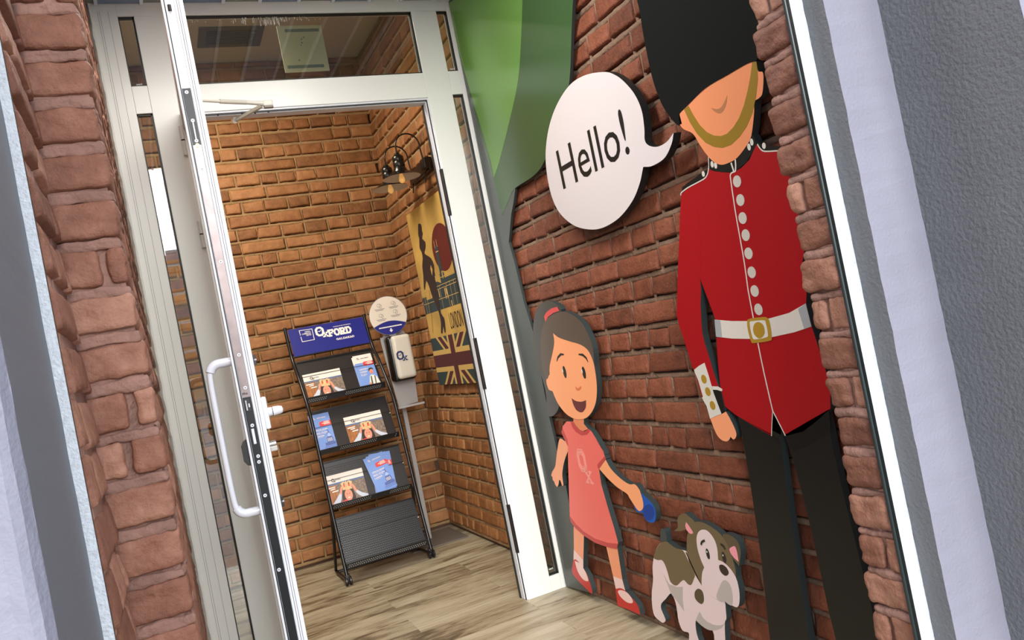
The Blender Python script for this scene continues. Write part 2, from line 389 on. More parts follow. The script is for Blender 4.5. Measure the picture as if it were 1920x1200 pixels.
# room walls
P_RI = Plane((XI+.01, 0, 0), (0, -1, 0), (0, 0, 1))
b = MB(); mortar_face(b, Plane((XI+.018, 0, 0), (0, -1, 0), (0, 0, 1)), -4.9, -3.2, 0, ZC, DEEP, amp=0)
brick_face(b, P_RI, -4.86, -3.2, 0, ZC, .022, .010, B_IN, seed=5, bead=M_IN)
struct(b.build('wall_inner_right', tone=True, smooth=2))
P_BK = Plane((0, YB+.01, 0), (1, 0, 0), (0, 0, 1))
b = MB(); mortar_face(b, Plane((0, YB+.018, 0), (1, 0, 0), (0, 0, 1)), -1.6, 1.5, 0, ZC, DEEP, amp=0)
brick_face(b, P_BK, -.4, XI+.02, 0, ZC, .022, .010, B_IN, seed=8, bead=M_IN)
struct(b.build('wall_back', tone=True, smooth=2))
PLAST = mat('room plaster', (196, 186, 164), .8, bump=.001, bscale=40)
b = MB(); b.box((-1.7, 3.2, 0), (-1.6, 4.9, ZC), PLAST); struct(b.build('wall_inner_left'))
b = MB(); b.box((-1.7, 3.1, 2.6), (1.9, 3.2, ZC+.1), PLAST); b.box((-1.7, 3.14, 0), (-.02, 3.2, 2.6), PLAST); struct(b.build('wall_inner_front'))
b = MB(); b.box((-1.7, 3.1, ZC), (1.9, 5.0, ZC+.08), mat('ceiling paint', (214, 208, 190), .8)); struct(b.build('ceiling'))
# outer backing of the room so that no daylight leaks in
DK = mat('concrete core', (90, 88, 86), .9)
b = MB(); b.box((-1.8, 4.875, 0), (1.9, 5.1, 3.1), DK); b.box((XI+.022, 3.15, 0), (1.9, 5.0, 3.1), DK); struct(b.build('wall_core'))

# floor: long wood-look planks running across
def floor_mat():
    M = bpy.data.materials.new('weathered plank tiles'); M.use_nodes = True; nt = M.node_tree; L = nt.links; b = nt.nodes['Principled BSDF']
    g = nt.nodes.new('ShaderNodeTexCoord')
    br = nt.nodes.new('ShaderNodeTexBrick'); br.offset = .37; br.inputs['Scale'].default_value = 1
    br.inputs['Brick Width'].default_value = 1.2; br.inputs['Row Height'].default_value = .2; br.inputs['Mortar Size'].default_value = .0012
    br.inputs['Color1'].default_value = (0, 0, 0, 1); br.inputs['Color2'].default_value = (1, 1, 1, 1); br.inputs['Mortar'].default_value = (.3, .3, .3, 1)
    L.new(g.outputs['Object'], br.inputs['Vector'])
    sx = nt.nodes.new('ShaderNodeSeparateXYZ'); L.new(g.outputs['Object'], sx.inputs[0])
    cmb = nt.nodes.new('ShaderNodeCombineXYZ')
    def mul(o_, k):
        n = nt.nodes.new('ShaderNodeMath'); n.operation = 'MULTIPLY'; n.inputs[1].default_value = k; L.new(o_, n.inputs[0]); return n.outputs[0]
    L.new(mul(sx.outputs[0], 1.6), cmb.inputs[0]); L.new(mul(sx.outputs[1], 10), cmb.inputs[1]); L.new(mul(br.outputs['Color'], 9), cmb.inputs[2])
    n1 = nt.nodes.new('ShaderNodeTexNoise'); n1.inputs['Scale'].default_value = 1; n1.inputs['Detail'].default_value = 9; n1.inputs['Roughness'].default_value = .62; n1.inputs['Distortion'].default_value = .9
    L.new(cmb.outputs[0], n1.inputs['Vector'])
    cm2 = nt.nodes.new('ShaderNodeCombineXYZ'); L.new(mul(sx.outputs[0], 14), cm2.inputs[0]); L.new(mul(sx.outputs[1], 130), cm2.inputs[1])
    n2 = nt.nodes.new('ShaderNodeTexNoise'); n2.inputs['Scale'].default_value = 1; n2.inputs['Detail'].default_value = 5; L.new(cm2.outputs[0], n2.inputs['Vector'])
    ma = nt.nodes.new('ShaderNodeMath'); ma.operation = 'MULTIPLY_ADD'; ma.inputs[1].default_value = .30; L.new(n2.outputs['Fac'], ma.inputs[0]); L.new(n1.outputs['Fac'], ma.inputs[2])
    mb2 = nt.nodes.new('ShaderNodeMath'); mb2.operation = 'MULTIPLY_ADD'; mb2.inputs[1].default_value = .10; L.new(br.outputs['Color'], mb2.inputs[0]); L.new(ma.outputs[0], mb2.inputs[2])
    r = nt.nodes.new('ShaderNodeValToRGB'); cr = r.color_ramp
    cr.elements[0].position = .50; cr.elements[0].color = lin((84, 72, 56))+(1,)
    cr.elements[1].position = .88; cr.elements[1].color = lin((188, 178, 154))+(1,)
    for p, c in ((.59, (112, 97, 74)), (.64, (148, 135, 109)), (.72, (166, 154, 128))): e = cr.elements.new(p); e.color = lin(c)+(1,)
    L.new(mb2.outputs[0], r.inputs[0]); L.new(r.outputs[0], b.inputs['Base Color']); b.inputs['Roughness'].default_value = .42
    bp = nt.nodes.new('ShaderNodeBump'); bp.inputs['Distance'].default_value = .0015; L.new(ma.outputs[0], bp.inputs['Height']); L.new(bp.outputs[0], b.inputs['Normal'])
    return M
b = MB(); b.box((-1.7, .82, -.05), (1.9, 4.9, 0), floor_mat()); fl = struct(b.build('floor'))
b = MB(); b.box((-60, -90, -.2), (60, .82, -.03), mat('pavement', (150, 146, 140), .85, var=.1)); struct(b.build('floor_pavement'))

# porch soffit with pale metal strips
b = MB(); SOF = mat('soffit panel', (140, 146, 140), .5); STR = mat('soffit strip', (225, 235, 250), .3)
b.box((-.4, .85, ZS), (1.9, 3.2, ZS+.06), SOF); SL2 = mat('soffit blue panel', (120, 138, 168), .4)
xs = .02
for i in range(6):
    b.box((xs, .86, ZS-.006), (xs+.14, 3.13, ZS+.001), SL2); b.box((xs-.012, .86, ZS-.012), (xs, 3.13, ZS), STR); b.box((xs+.14, .86, ZS-.012), (xs+.152, 3.13, ZS), STR); xs += .29
struct(b.build('ceiling_porch'))

# left brick pier: side strip, front face, inner reveal
YL = 1.46; XA = -.113; XB = -.02
b = MB(); rnd = random.Random(21)
b.box((-.40, YL+.012, 0), (XB-.010, 3.13, 2.6), M_OUT); b.box((-.40, 1.19, 0), (XA-.006, YL+.02, 2.6), M_OUT)
for k, vb in courses(0, 2.6, .031):
    lng = k % 2
    zc_ = vb+.016+rnd.uniform(-.003, .003); z0, z1 = zc_+.0028, vb+.0795
    brick_block(b, (XA-.03, YL+.0035, vb-.004), (XB-.0035, YL+.3, zc_), M_OUT, .006, n=12, amp=.0035, sd_=k*1.7)
    if rnd.random() < .28:
        s_ = rnd.uniform(.35, .65); xm = XA+(XB-XA)*s_
        brick_block(b, (XA-.03, YL+rnd.uniform(0, .003), z0), (xm-.005, YL+.1, z1), B_OUT, .010, tone=rnd.uniform(.1, .45), sd_=k*3.1)
        brick_block(b, (xm+.006, YL+rnd.uniform(0, .003), z0), (XB+rnd.uniform(-.003, .002), YL+(.11 if lng else .22), z1), B_OUT, .010, tone=rnd.uniform(.1, .45), sd_=k*3.7)
    else:
        brick_block(b, (XA-.03, YL+rnd.uniform(-.002, .004), z0), (XB+rnd.uniform(-.004, .002), YL+(.11 if lng else .22), z1), B_OUT, .010, tone=rnd.uniform(.1, .45), sd_=k*3.1)
PS = Plane((XB-.009, 0, 0), (0, 1, 0), (0, 0, 1)); brick_face(b, PS, YL+.2, 3.13, 0, 2.59, .031, .008, B_OUT, seed=31)
PS = Plane((XA-.005, 0, 0), (0, 1, 0), (0, 0, 1)); brick_face(b, PS, 1.2, YL-.005, 0, 2.6, .031, .008, B_OUT, seed=32, endj=1, nu=8, nv=6)
struct(b.build('wall_left', tone=True, smooth=2))

# right brick pier
b = MB(); rnd = random.Random(5)
b.box((1.212, 1.15, 0), (1.8, 1.225, 2.6), M_OUT)
for k, vb in courses(0, 2.6, .024):
    zc_ = vb+.014+rnd.uniform(-.003, .003); z0, z1 = zc_+.0025, vb+.0795
    brick_block(b, (1.2045, 1.141, vb-.004), (1.42, 1.231, zc_), M_OUT, .008, n=10, amp=.003, sd_=k*1.3); ye = 1.236+rnd.uniform(-.006, .008); x0 = 1.2+rnd.uniform(-.003, .003)
    if rnd.random() < .3:
        ym = 1.150+rnd.uniform(.02, .05)
        brick_block(b, (x0, ym+.005, z0), (1.42, ye, z1), B_OUT, .013, amp=.003, tone=rnd.uniform(.05, .4), sd_=k*2.3)
        brick_block(b, (x0+.003, 1.139, z0), (1.42, ym-.004, z1), B_OUT, .006, tone=rnd.uniform(.05, .4), sd_=k*2.9)
    else:
        brick_block(b, (x0, 1.139, z0), (1.42, ye, z1), B_OUT, .013, amp=.003, tone=rnd.uniform(.05, .4), sd_=k*2.3)
struct(b.build('wall_right_pier', tone=True, smooth=2))

# plastered reveals and facade
DARKP = mat('dark grey render', (106, 107, 109), .6, bump=.0035, bscale=120, var=.06)
DARKL = mat('dark grey smooth paint', (100, 106, 114), .5, bump=.0004, bscale=120)
LIGHTP = mat('light grey paint', (134, 134, 146), .7, bump=.0012, bscale=160, var=.05)
SILV = mat('galvanised trim', (206, 212, 216), .5, metal=0, bump=.002, bscale=260, var=.12, vscale=120)
def column(mb, prof, z0, z1, mats_, nz=160, amp=.0009, sd_=0):
    vs = []; n = len(prof)
    for k in range(nz+1):
        z = z0+(z1-z0)*k/nz
        for i, (x, y) in enumerate(prof):
            j = amp if 0 < i < n-1 else 0
            vs.append((x+noise.noise(Vector((z*22, i*7.3, sd_)))*j, y+noise.noise(Vector((z*26, i*5.1+40, sd_)))*j*2.2, z))
    fs = []; ms = []
    for k in range(nz):
        for i in range(n-1): fs.append([k*n+i, k*n+i+1, (k+1)*n+i+1, (k+1)*n+i]); ms.append(mats_[i])
    mb.add(vs, fs, ms)
b = MB()
column(b, [(1.8, 1.127), (1.2335, 1.1275), (1.2345, 1.077), (1.373, 1.0745), (1.375, .818), (2.6, .816)], -.03, 3.2, [DARKP, DARKP, LIGHTP, DARKP, LIGHTP], sd_=2)
b.box((1.8, .83, -.03), (2.6, 3.2, 3.2), DK); b.box((1.24, 1.0, 2.66), (1.9, 3.2, 3.2), DK)
struct(b.build('wall_facade_right'))
b = MB()
column(b, [(-.14, 1.2), (-.146, 1.172), (-.1275, 1.178), (-.127, .848), (-.1275, .846), (-.134, .833), (-.142, .828), (-.155, .834), (-2.6, .836)], -.03, 3.2, [DARKL, DARKL, DARKL, LIGHTP, LIGHTP, LIGHTP, LIGHTP, LIGHTP], sd_=5)
b.box((-1.5, .85, -.03), (-.40, 3.14, 3.2), DK); b.box((-.40, 1.185, -.03), (-.15, 1.2, 2.7), DK)
struct(b.build('wall_facade_left'))
b = MB(); b.box((-2.6, .82, ZS+.06), (2.6, .95, 4.5), LIGHTP); b.box((-2.6, .9, ZS+.06), (2.6, 3.2, ZS+.16), DK); b.box((-2.6, .82, 3.15), (2.6, 5.1, 3.3), DK); struct(b.build('wall_facade_top'))
# metal edge trims beside the brick
def noisy_trim(x0, x1, y0, y1, side, name, label):
    b = MB(); nz = 200; vs = []
    for k in range(nz+1):
        z = 0+2.6*k/nz; j = noise.noise(Vector((z*30, side*3.0, 1)))*.0012
        xo = x1+j if side > 0 else x0+j
        vs += [(x0 if side > 0 else xo, y0, z), (xo if side > 0 else x1, y0, z), (xo if side > 0 else x1, y1, z), (x0 if side > 0 else xo, y1, z)]
    fs = []; ms = []
    for k in range(nz):
        for i in range(4): fs.append([k*4+i, k*4+(i+1) % 4, (k+1)*4+(i+1) % 4, (k+1)*4+i]); ms.append(SILV if i == 0 else TRD)
    b.add(vs, fs, ms); o = struct(b.build(name)); return o
TRD = mat('dark green rubber strip', (34, 44, 44), .35)
noisy_trim(1.2, 1.2335, 1.1245, 1.1395, 1, 'trim_1', '')
noisy_trim(-.143, -.115, 1.176, 1.19, -1, 'trim_2', '')
b = MB(); b.tube([(1.2005, 1.1365, 0), (1.2005, 1.1365, 2.6)], .0042, TRD, 10); struct(b.build('trim_3'))

# ================================================================== WHITE GLAZED SCREEN
win = bpy.data.objects.new('window_1', None); C.objects.link(win); win.location = (.7, YF, 0); win['kind'] = 'structure'
D = .046
def fr(name, boxes, M=WHITE, bev=.002, label=None):
    b = MB()
    for (x0, x1, z0, z1, y0, y1) in boxes: b.box((x0, y0, z0), (x1, y1, z1), M, bev)
    o = b.build(name, win)
    if label: o['label'] = label
    return o
y0, y1 = YF, YF+D
fr('outer_frame', [(-.011, .078, 0, 2.592, y0, y1), (1.3765, 1.411, 0, 2.592, y0, y1), (.078, 1.3765, 2.541, 2.592, y0, y1), (.078, .132, 0, .065, y0, y1), (1.3265, 1.3765, 0, .065, y0, y1)])
fr('mullion', [(.132, .236, 0, 2.541, y0-.001, y1)]); fr('mullion', [(1.213, 1.3265, 0, 2.541, y0-.001, y1)])
fr('transom_bar', [(.236, 1.213, 2.165, 2.272, y0-.0005, y1)])
fr('transom_bar', [(.078, .132, 2.173, 2.277, y0-.0005, y1)]); fr('transom_bar', [(1.3265, 1.3765, 2.171, 2.274, y0-.0005, y1)])
# rebated door lining: steps of pale aluminium, then a black gasket
fr('door_lining', [(1.2085, 1.2135, 0, 2.165, y0+.004, y1+.01), (1.2035, 1.2130, 0, 2.155, y0+.016, y1+.02), (.236, 1.2135, 2.157, 2.166, y0+.004, y1+.01), (.25, 1.2130, 2.150, 2.1655, y0+.016, y1+.02),
                   (.236, .252, 0, 2.165, y0+.03, y1+.02)], WHITE2, .003)
fr('gasket', [(1.1995, 1.2036, 0, 2.150, y0+.050, y1+.018), (1.2060, 1.2090, 0, 2.157, y0+.008, y0+.015), (.25, 1.207, 2.1545, 2.158, y0+.008, y0+.0125)], GASKET, 0)
fr('cover_groove', [(.020, .0213, .01, 2.56, y0-.0006, y0+.01), (.0135, .0147, .01, 2.56, y0-.0006, y0+.01), (.048, .0492, .01, 2.56, y0-.0006, y0+.01)], mat('shadow groove', (150, 152, 146), .6), 0)
def pane(x0, x1, z0, z1):
    b = MB(); b.box((x0, y0+.018, z0), (x1, y0+.024, z1), GLASS); p = b.build('pane', win)
    b = MB(); e = .006
    for q in ((x0, x0+e*.6, z0, z1), (x1-e, x1, z0, z1), (x0, x1, z0, z0+e), (x0, x1, z1-e, z1)): b.box((q[0], y0+.008, q[2]), (q[1], y0+.024, q[3]), GASKET)
    g = b.build('gasket', p); return p
pane(.236, 1.213, 2.272, 2.541); pane(.078, .132, 2.277, 2.541); pane(1.3265, 1.3765, 2.274, 2.541); pane(.078, .132, .065, 2.173); pane(1.3265, 1.3765, .065, 2.171)
# black strike plates on the lock jamb
for za, zb in ((1.655, 1.855), (.905, 1.125), (.203, .409)):
    b = MB(); b.box((1.203, y0-.004, za), (1.2135, y0+.014, zb), BLACK, .001)
    b.box((1.205, y0-.007, za+.02), (1.211, y0, za+.05), BLACK, .001); b.box((1.205, y0-.007, zb-.05), (1.211, y0, zb-.02), BLACK, .001)
    b.build('strike_plate', win)
b = MB()
for px in ((409, 216.5), (454, 213.5), (478.5, 212.7), (503.5, 210.5)):
    q = on_z(px[0], px[1], 2.150); b.tube([q+Vector((0, 0, -.0006)), q+Vector((0, 0, .003))], .003, BLACK, 8)
b.build('screw_hole', win)
# maker's marks on the small panes, white specks along the top of the big pane
GP = Plane((0, y0+.0175, 0), (1, 0, 0), (0, 0, 1)); MK = mat('white print', (225, 225, 220), .6)
b = MB()
for (x, z) in ((.096, 2.285), (1.345, 2.285), (1.338, .085)):
    text_on(b, GP, 'vert', x, z, .022, .008, 0, MK, bold=.02)
b.build('glass_mark', win)
b = MB(); rnd = random.Random(2)
for i in range(90):
    px = 352+abs(rnd.gauss(0, 1))*20 if i < 8 else rnd.gauss(505, 42)
    if not 352 < px < 640: continue
    dens = math.exp(-((px-490)/60)**2); q = on_y(px, 35+rnd.random()*9-(px-350)*.02, y0+.0295); l = .003+rnd.random()*.028*dens
    b.box((q.x-.0008, y0+.0165, q.z-l), (q.x+.0008, y0+.0178, q.z), MK)
o = b.build('white_specks', win); o['kind'] = 'stuff'
# sheet fixed inside the big pane
CREAM = mat('cream sheet', (226, 216, 180), .6); SGREY = mat('grey green bar', (128, 138, 126), .6)
b = MB(); SP = Plane((0, y0+.05, 0), (1, 0, 0), (0, 0, 1)); q = lambda x, y: SP.at(x, y)
b.slab(SP, [(.652, 2.321), (.832, 2.321), (.832, 2.512), (.652, 2.512)], -.006, 0, CREAM)
b.slab(SP, [(.682, 2.485), (.820, 2.485), (.820, 2.498), (.682, 2.498)], -.001, .0006, SGREY, flat=True)
b.slab(SP, [(.664, 2.335), (.812, 2.335), (.812, 2.348), (.664, 2.348)], -.001, .0006, SGREY, flat=True)
for x, z, r in ((.742, 2.455, .004), (.752, 2.462, .004), (.740, 2.440, .004), (.735, 2.43, .003), (.716, 2.368, .004)): b.slab(SP, ell((x, z), r, r*.8, 10), 0, .0006, SGREY, flat=True)
tag(b.build('notice_board'), 'cream panel with two grey bars behind the glass above the doorway', 'notice')

# white foam bead between frame and left brick
b = MB(); vs = []; n = 220
for k in range(n+1):
    z = 2.59*k/n; w = noise.noise(Vector((z*18, 2, 0)))*.003+noise.noise(Vector((z*50, 7, 0)))*.0015
    vs += [(-.006, YF-.004, z), (-.0125+w, YF-.006, z), (-.020+w*1.5, YF+.004, z), (-.021, YF+.02, z)]
fs = [[k*4+i, k*4+i+1, (k+1)*4+i+1, (k+1)*4+i] for k in range(n) for i in range(3)]
b.add(vs, fs, mat('white sealant', (228, 226, 218), .6, bump=.002, bscale=120)); struct(b.build('trim_4'))

# ================================================================== OPEN DOOR LEAF
LY = 2.18; LO = Vector((.0750*LY, LY, 0)); HO = Vector((.224, 3.118, 0)); dv = (LO-HO).normalized(); wl = (LO-HO).length
nt_ = Vector((-dv.y, dv.x, 0)); nt_ = nt_ if nt_.x > 0 else -nt_
TH = .0535
door = bpy.data.objects.new('door_1', None); C.objects.link(door); door.location = HO; door['kind'] = 'structure'
def dt(s_, t, z): return HO + dv*s_ + nt_*t + Vector((0, 0, z))        # s along leaf, t through it, z up
dtv = lambda c: dt(c.x, c.y, c.z)
ZT = 2.168
def dbox(mb, s0, s1, t0, t1, z0, z1, M, bev=.0015): mb.box((s0, t0, z0), (s1, t1, z1), M, bev, tf=dtv)
b = MB()
dbox(b, wl-.10, wl, .0075, TH, .012, ZT, WHITE2); dbox(b, 0, .10, 0, TH, .012, ZT, WHITE); dbox(b, .1, wl-.1, 0, TH, ZT-.10, ZT, WHITE); dbox(b, .1, wl-.1, 0, TH, .012, .16, WHITE)
dbox(b, wl-.10, wl-.004, 0, .0072, .012, ZT, WHITE2)
dbox(b, wl-.02, wl+.004, .0000, .0058, .012, ZT, WHITE2, .002)
b.build('leaf_frame', door)
b = MB(); dbox(b, .09, wl-.09, .024, .030, .15, ZT-.09, GLASS, 0); b.build('pane', door)
# edge of the leaf: gasket, raised aluminium ribs, lock strip
EP = Plane(dt(wl, 0, 0), nt_, (0, 0, 1))
b = MB(); dbox(b, wl-.01, wl+.0012, .0060, .0088, .012, ZT, GASKET, 0); b.build('gasket', door)
b = MB()
for t0, t1, h in ((.0315, .0375, .003), (.0385, .0430, .0045), (.0437, .0535, .007)): dbox(b, wl-.01, wl+h, t0, t1, .012, ZT, WHITE2, .001)
for t in (.0312, .0379, .0433): dbox(b, wl-.01, wl+.0006, t, t+.0007, .012, ZT, GASKET, 0)
b.build('edge_rib', door)
zt = H + EP.at(347, 166)[1]-0 if False else EP.at(347, 166)[1]
LK = mat('black lock plate', (24, 27, 30), .35, metal=.4); LK2 = mat('brushed steel lock plate', (128, 118, 118), .32, metal=.7, var=.15, vscale=30)
za, zb = EP.at(368, 272)[1], EP.at(462, 745)[1]
b = MB(); dbox(b, wl-.01, wl+.002, .0095, .0305, .012, zb, LK, .0005); dbox(b, wl-.01, wl+.002, .0095, .0305, za, zt, LK, .0005)
dbox(b, wl-.01, wl+.0018, .0095, .0305, zb, za, LK2, .0005)
o = b.build('lock_plate', door)
for px in ((350, 173.5), (361.5, 226.6), (368.5, 264.5), (379, 317.5), (414, 491), (448, 665.5), (459.8, 727), (473, 797.5), (484, 855), (485.6, 865.8), (497, 928.7), (523, 1067.8)):
    a, z = EP.at(*px); b = MB()
    c = dt(wl, a, z); b.tube([c, c+dv*.0034], .0046, WHITE2, 14); b.tube([c+dv*.0034, c+dv*.0036], .0016, BLACK, 8); b.build('screw', door)
b = MB()
a, z = EP.at(365, 246); dbox(b, wl, wl+.0035, a-.0016, a+.0016, z-.026, z+.026, WHITE2, .0005); dbox(b, wl, wl+.0025, a-.0045, a+.0045, z-.029, z+.029, BLACK, .0005)
a, z = EP.at(476, 818); dbox(b, wl, wl+.005, a-.0035, a+.0035, z-.02, z+.02, WHITE2, .001)
a, z = EP.at(464, 760); dbox(b, wl, wl+.0026, a-.007, a+.007, z-.016, z+.016, BLACK, .0005); dbox(b, wl, wl+.007, a-.004, a-.001, z-.013, z+.013, SILV, .0005); dbox(b, wl, wl+.006, a+.002, a+.006, z-.006, z+.004, SILV, .001)
a, z = EP.at(370.3, 273); c = dt(wl, a, z); b.tube([c, c+dv*.004], .005, mat('brass stud', (220, 180, 110), .3, metal=.8), 12)
a, z = EP.at(318, 15); c = dt(wl, a, z); b.tube([c+Vector((0, 0, -.008)), c+Vector((0, 0, .008))], .005, BLACK, 10)
b.build('latch', door)
b = MB(); text_on(b, EP, 'fls', EP.at(455, 741)[0]-.001, EP.at(455, 741)[1], .014, .006, .0022, BLACK, bold=.03); b.build('lock_mark', door)
# pull handle on the outer face
h1 = EP.at(437, 676)[1]; h2 = EP.at(487, 960)[1]; sc_ = wl-.032
b = MB(); pts = []
for z, t in ((h1, .004), (h1, -.02), (h1-.002, -.040), (h1-.016, -.054), (h1-.05, -.059), ((h1+h2)/2, -.060), (h2+.05, -.059), (h2+.016, -.054), (h2+.002, -.040), (h2, -.02), (h2, .004)): pts.append((t, z))
pts = open_smooth(pts, 6); b.tube([dt(sc_, t, z) for t, z in pts], [.012 if abs(z-h1) < .02 or abs(z-h2) < .02 else .0078 for t, z in pts], WHITE2, 14)
b.build('pull_handle', door, smooth=True)
# black escutcheon outside, hinge knuckles
z1_, z2_ = EP.at(455, 826)[1], EP.at(470, 874)[1]
b = MB(); v = [(0, z1_), (-.010, z1_-.006), (-.016, z1_-.018), (-.016, z2_+.014), (-.008, z2_+.002), (0, z2_)]
vs = [dt(wl-.045+k*.035, t, z) for k in (0, 1) for t, z in v]; n = len(v)
b.add(vs, [list(range(n)), [2*n-1-i for i in range(n)]]+[[i, i+n, (i+1) % n+n, (i+1) % n] for i in range(n)], BLACK); b.build('escutcheon', door)
for pz in ((340, 232, 386, 287), (377, 416, 389, 466)):
    z1_, z2_ = on_y(344, pz[1], 3.1).z, on_y(352, pz[3], 3.1).z
    b = MB(); zm_ = (z1_+z2_)/2; L_ = (z1_-z2_)/2
    for a_, c_ in ((L_, L_*.02+.002), (-.002, -L_)): b.tube([dt(-.006, -.006, zm_+a_), dt(-.006, -.006, zm_+c_)], .0085, WHITE, 12)
    b.tube([dt(-.006, -.006, zm_-.002), dt(-.006, -.006, zm_+.004)], .007, BLACK, 10); b.build('hinge', door)
# lever and cylinder on the room side
def zt_(x, y): return EP.at(x, y)
a, z = zt_(495, 775); z0_ = zt_(505, 805)[1]; z9 = zt_(489, 745)[1]
b = MB(); dbox(b, wl-.055, wl-.018, TH, TH+.014, z0_, z9, WHITE2, .005); zc = zt_(515, 771)[1]
p0 = dt(wl-.036, TH+.012, zc); b.tube([p0, p0+nt_*.012], [.012, .0115], WHITE2, 16)
b.tube([p0+nt_*.012, p0+nt_*.014], .0095, GASKET, 16); b.tube([p0+nt_*.014, p0+nt_*.030, p0+nt_*.038, p0+nt_*.041], [.0125, .0115, .009, .003], WHITE2, 16)
b.tube([p0+nt_*.026, p0+nt_*.028-dv*.10], [.009, .008], WHITE2, 12)
b.build('lever_handle', door, smooth=True)
b = MB(); zc = zt_(512, 838)[1]; p0 = dt(wl-.036, TH, zc+.006); NK = mat('nickel cylinder', (190, 188, 180), .25, metal=.8)
b.tube([p0, p0+nt_*.018], .009, NK, 16); dbox(b, wl-.041, wl-.031, TH, TH+.020, zc-.014, zc, NK, .002); b.build('lock_cylinder', door)
for px in ((478, 674), (530, 941)):
    a, z = zt_(*px); b = MB(); dbox(b, wl-.03, wl-.012, TH, TH+.008, z-.014, z+.014, BLACK, .001); dbox(b, wl-.028, wl-.012, TH+.003, TH+.009, z-.002, z+.002, WHITE2, 0); b.build('pane_clip', door)
# closer arm from the leaf's top to the frame head
b = MB(); YA = 3.03
A0, A1, A2, A3 = on_y(352, 187, 2.97), on_y(412, 190, 3.0), on_y(462, 192, YA), on_y(500, 194, YA); A4 = on_y(443, 225, 3.10)
AR = mat('white arm', (214, 208, 196), .35)
b.tube([A0, A1], .0055, AR, 12); b.tube([A1, A2], .0085, AR, 14); b.tube([A2, on_y(476, 193, YA)], .0075, AR, 12); b.tube([on_y(476, 193, YA), A3], [.0075, .011], AR, 12)
b.build('closer_arm', door)
b = MB(); c = on_y(502, 194, YA); b.box(c-Vector((.018, .012, .012)), c+Vector((.018, .012, .011)), AR, .005); b.box(c-Vector((.016, .010, .017)), c+Vector((.018, .012, -.012)), mat('grey joint', (150, 148, 142), .4), .002)
b.build('closer_joint', door)
b = MB(); c0 = on_y(490, 199, YA); u_ = (A4-c0); w_ = Vector((0, .004, 0))
b.tube([c0, A4], [.0085, .0075], mat('tan arm', (176, 168, 152), .35), 8); b.tube([A4-Vector((.006, 0, .004)), A4+Vector((0, .03, .012))], .009, AR, 8); b.build('closer_forearm', door)

# ================================================================== CUT-OUT FIGURES ON THE RIGHT WALL
XC = 1.370
CP = Plane((XC, 0, 0), (0, -1, 0), (0, 0, 1))
EDGE = mat('dark board edge', (48, 58, 58), .5)
def vinyl(name, rgb, rough=.38): return mat(name, rgb, rough, spec=.4)
def patch(name, parent, pts, M, lvl=0, base=False, sm=True, pl=CP, px=True, thick=.02, n=5):
    P = [pl.at(*p) for p in pts] if px else pts
    if sm: P = smooth(P, n)
    b = MB()
    if base: b.slab(pl, P, -thick, lvl*.0004, M, EDGE)
    else: b.slab(pl, P, lvl*.0004-.0004, lvl*.0004, M)
    return b.build(name, parent)
def multi(name, parent, polys, M, lvl, pl=CP):
    b = MB()
    for P in polys: b.slab(pl, P, lvl*.0004-.0004, lvl*.0004, M)
    return b.build(name, parent)
A = lambda pts: [CP.at(*p) for p in pts]

# --- tree
T_ = Plane((1.391, 0, 0), (0, -1, 0), (0, 0, 1))
tree = thing('tree_cutout', (1.40, 2.9, 0), 'flat green tree cut-out with grey trunk mounted on brick beside the white frame', 'wall decoration')
TR = vinyl('trunk grey', (78, 84, 80)); G1 = vinyl('leaf light green', (104, 150, 70), .25); G2 = vinyl('leaf dark green', (62, 92, 54), .25)
TP = lambda pts: [T_.at(*p) for p in pts]
trk = TP([(956, 350), (966, 354), (962.8, 380), (958.5, 402), (954, 454), (965, 493), (982, 566), (999.6, 622), (1012, 690), (1030, 783), (1045, 848), (1060, 905), (1072, 970), (1085, 1050), (1100, 1090), (1110, 1112)])
trk = [(a, max(z, .004)) for a, z in trk]
trk = [(-3.128, 2.33)] + [(-2.98, 1.98)] + trk + [(-3.128, .004)]
b = MB(); b.slab(T_, trk, -.011, 0, TR, EDGE)
b.build('trunk', tree)
dk = TP([(1200, -120), (1130, -110), (1085, -60), (1075, 0), (1072, 60), (1068, 150), (1055, 210), (1022, 300), (1000, 330), (966, 353), (955, 372), (942, 404)])
P_ = smooth([dk[0], dk[0]]+dk[1:10]+[dk[9], dk[10], dk[11], dk[11]], 5)
dk = [(-1.75, 2.56)] + [p for p in open_smooth(dk, 5) if p[1] < 2.56] + [(-3.128, 2.33), (-3.128, 2.575), (-2.3, 2.575)]
b = MB(); b.slab(T_, dk, -.0108, .0006, G2, EDGE); b.build('dark_foliage', tree)
lg = TP([(983, -80), (980, 0), (978, 60), (972, 150), (955, 230), (938, 298), (926.5, 333)])
lg = [(p[0], min(p[1], 2.57)) for p in open_smooth(lg, 6)]
b = MB(); b.slab(T_, lg+TP([(920, 300)])+[(-3.127, 2.36), (-3.127, 2.57)], .0006, .0012, G1); b.build('light_foliage', tree)

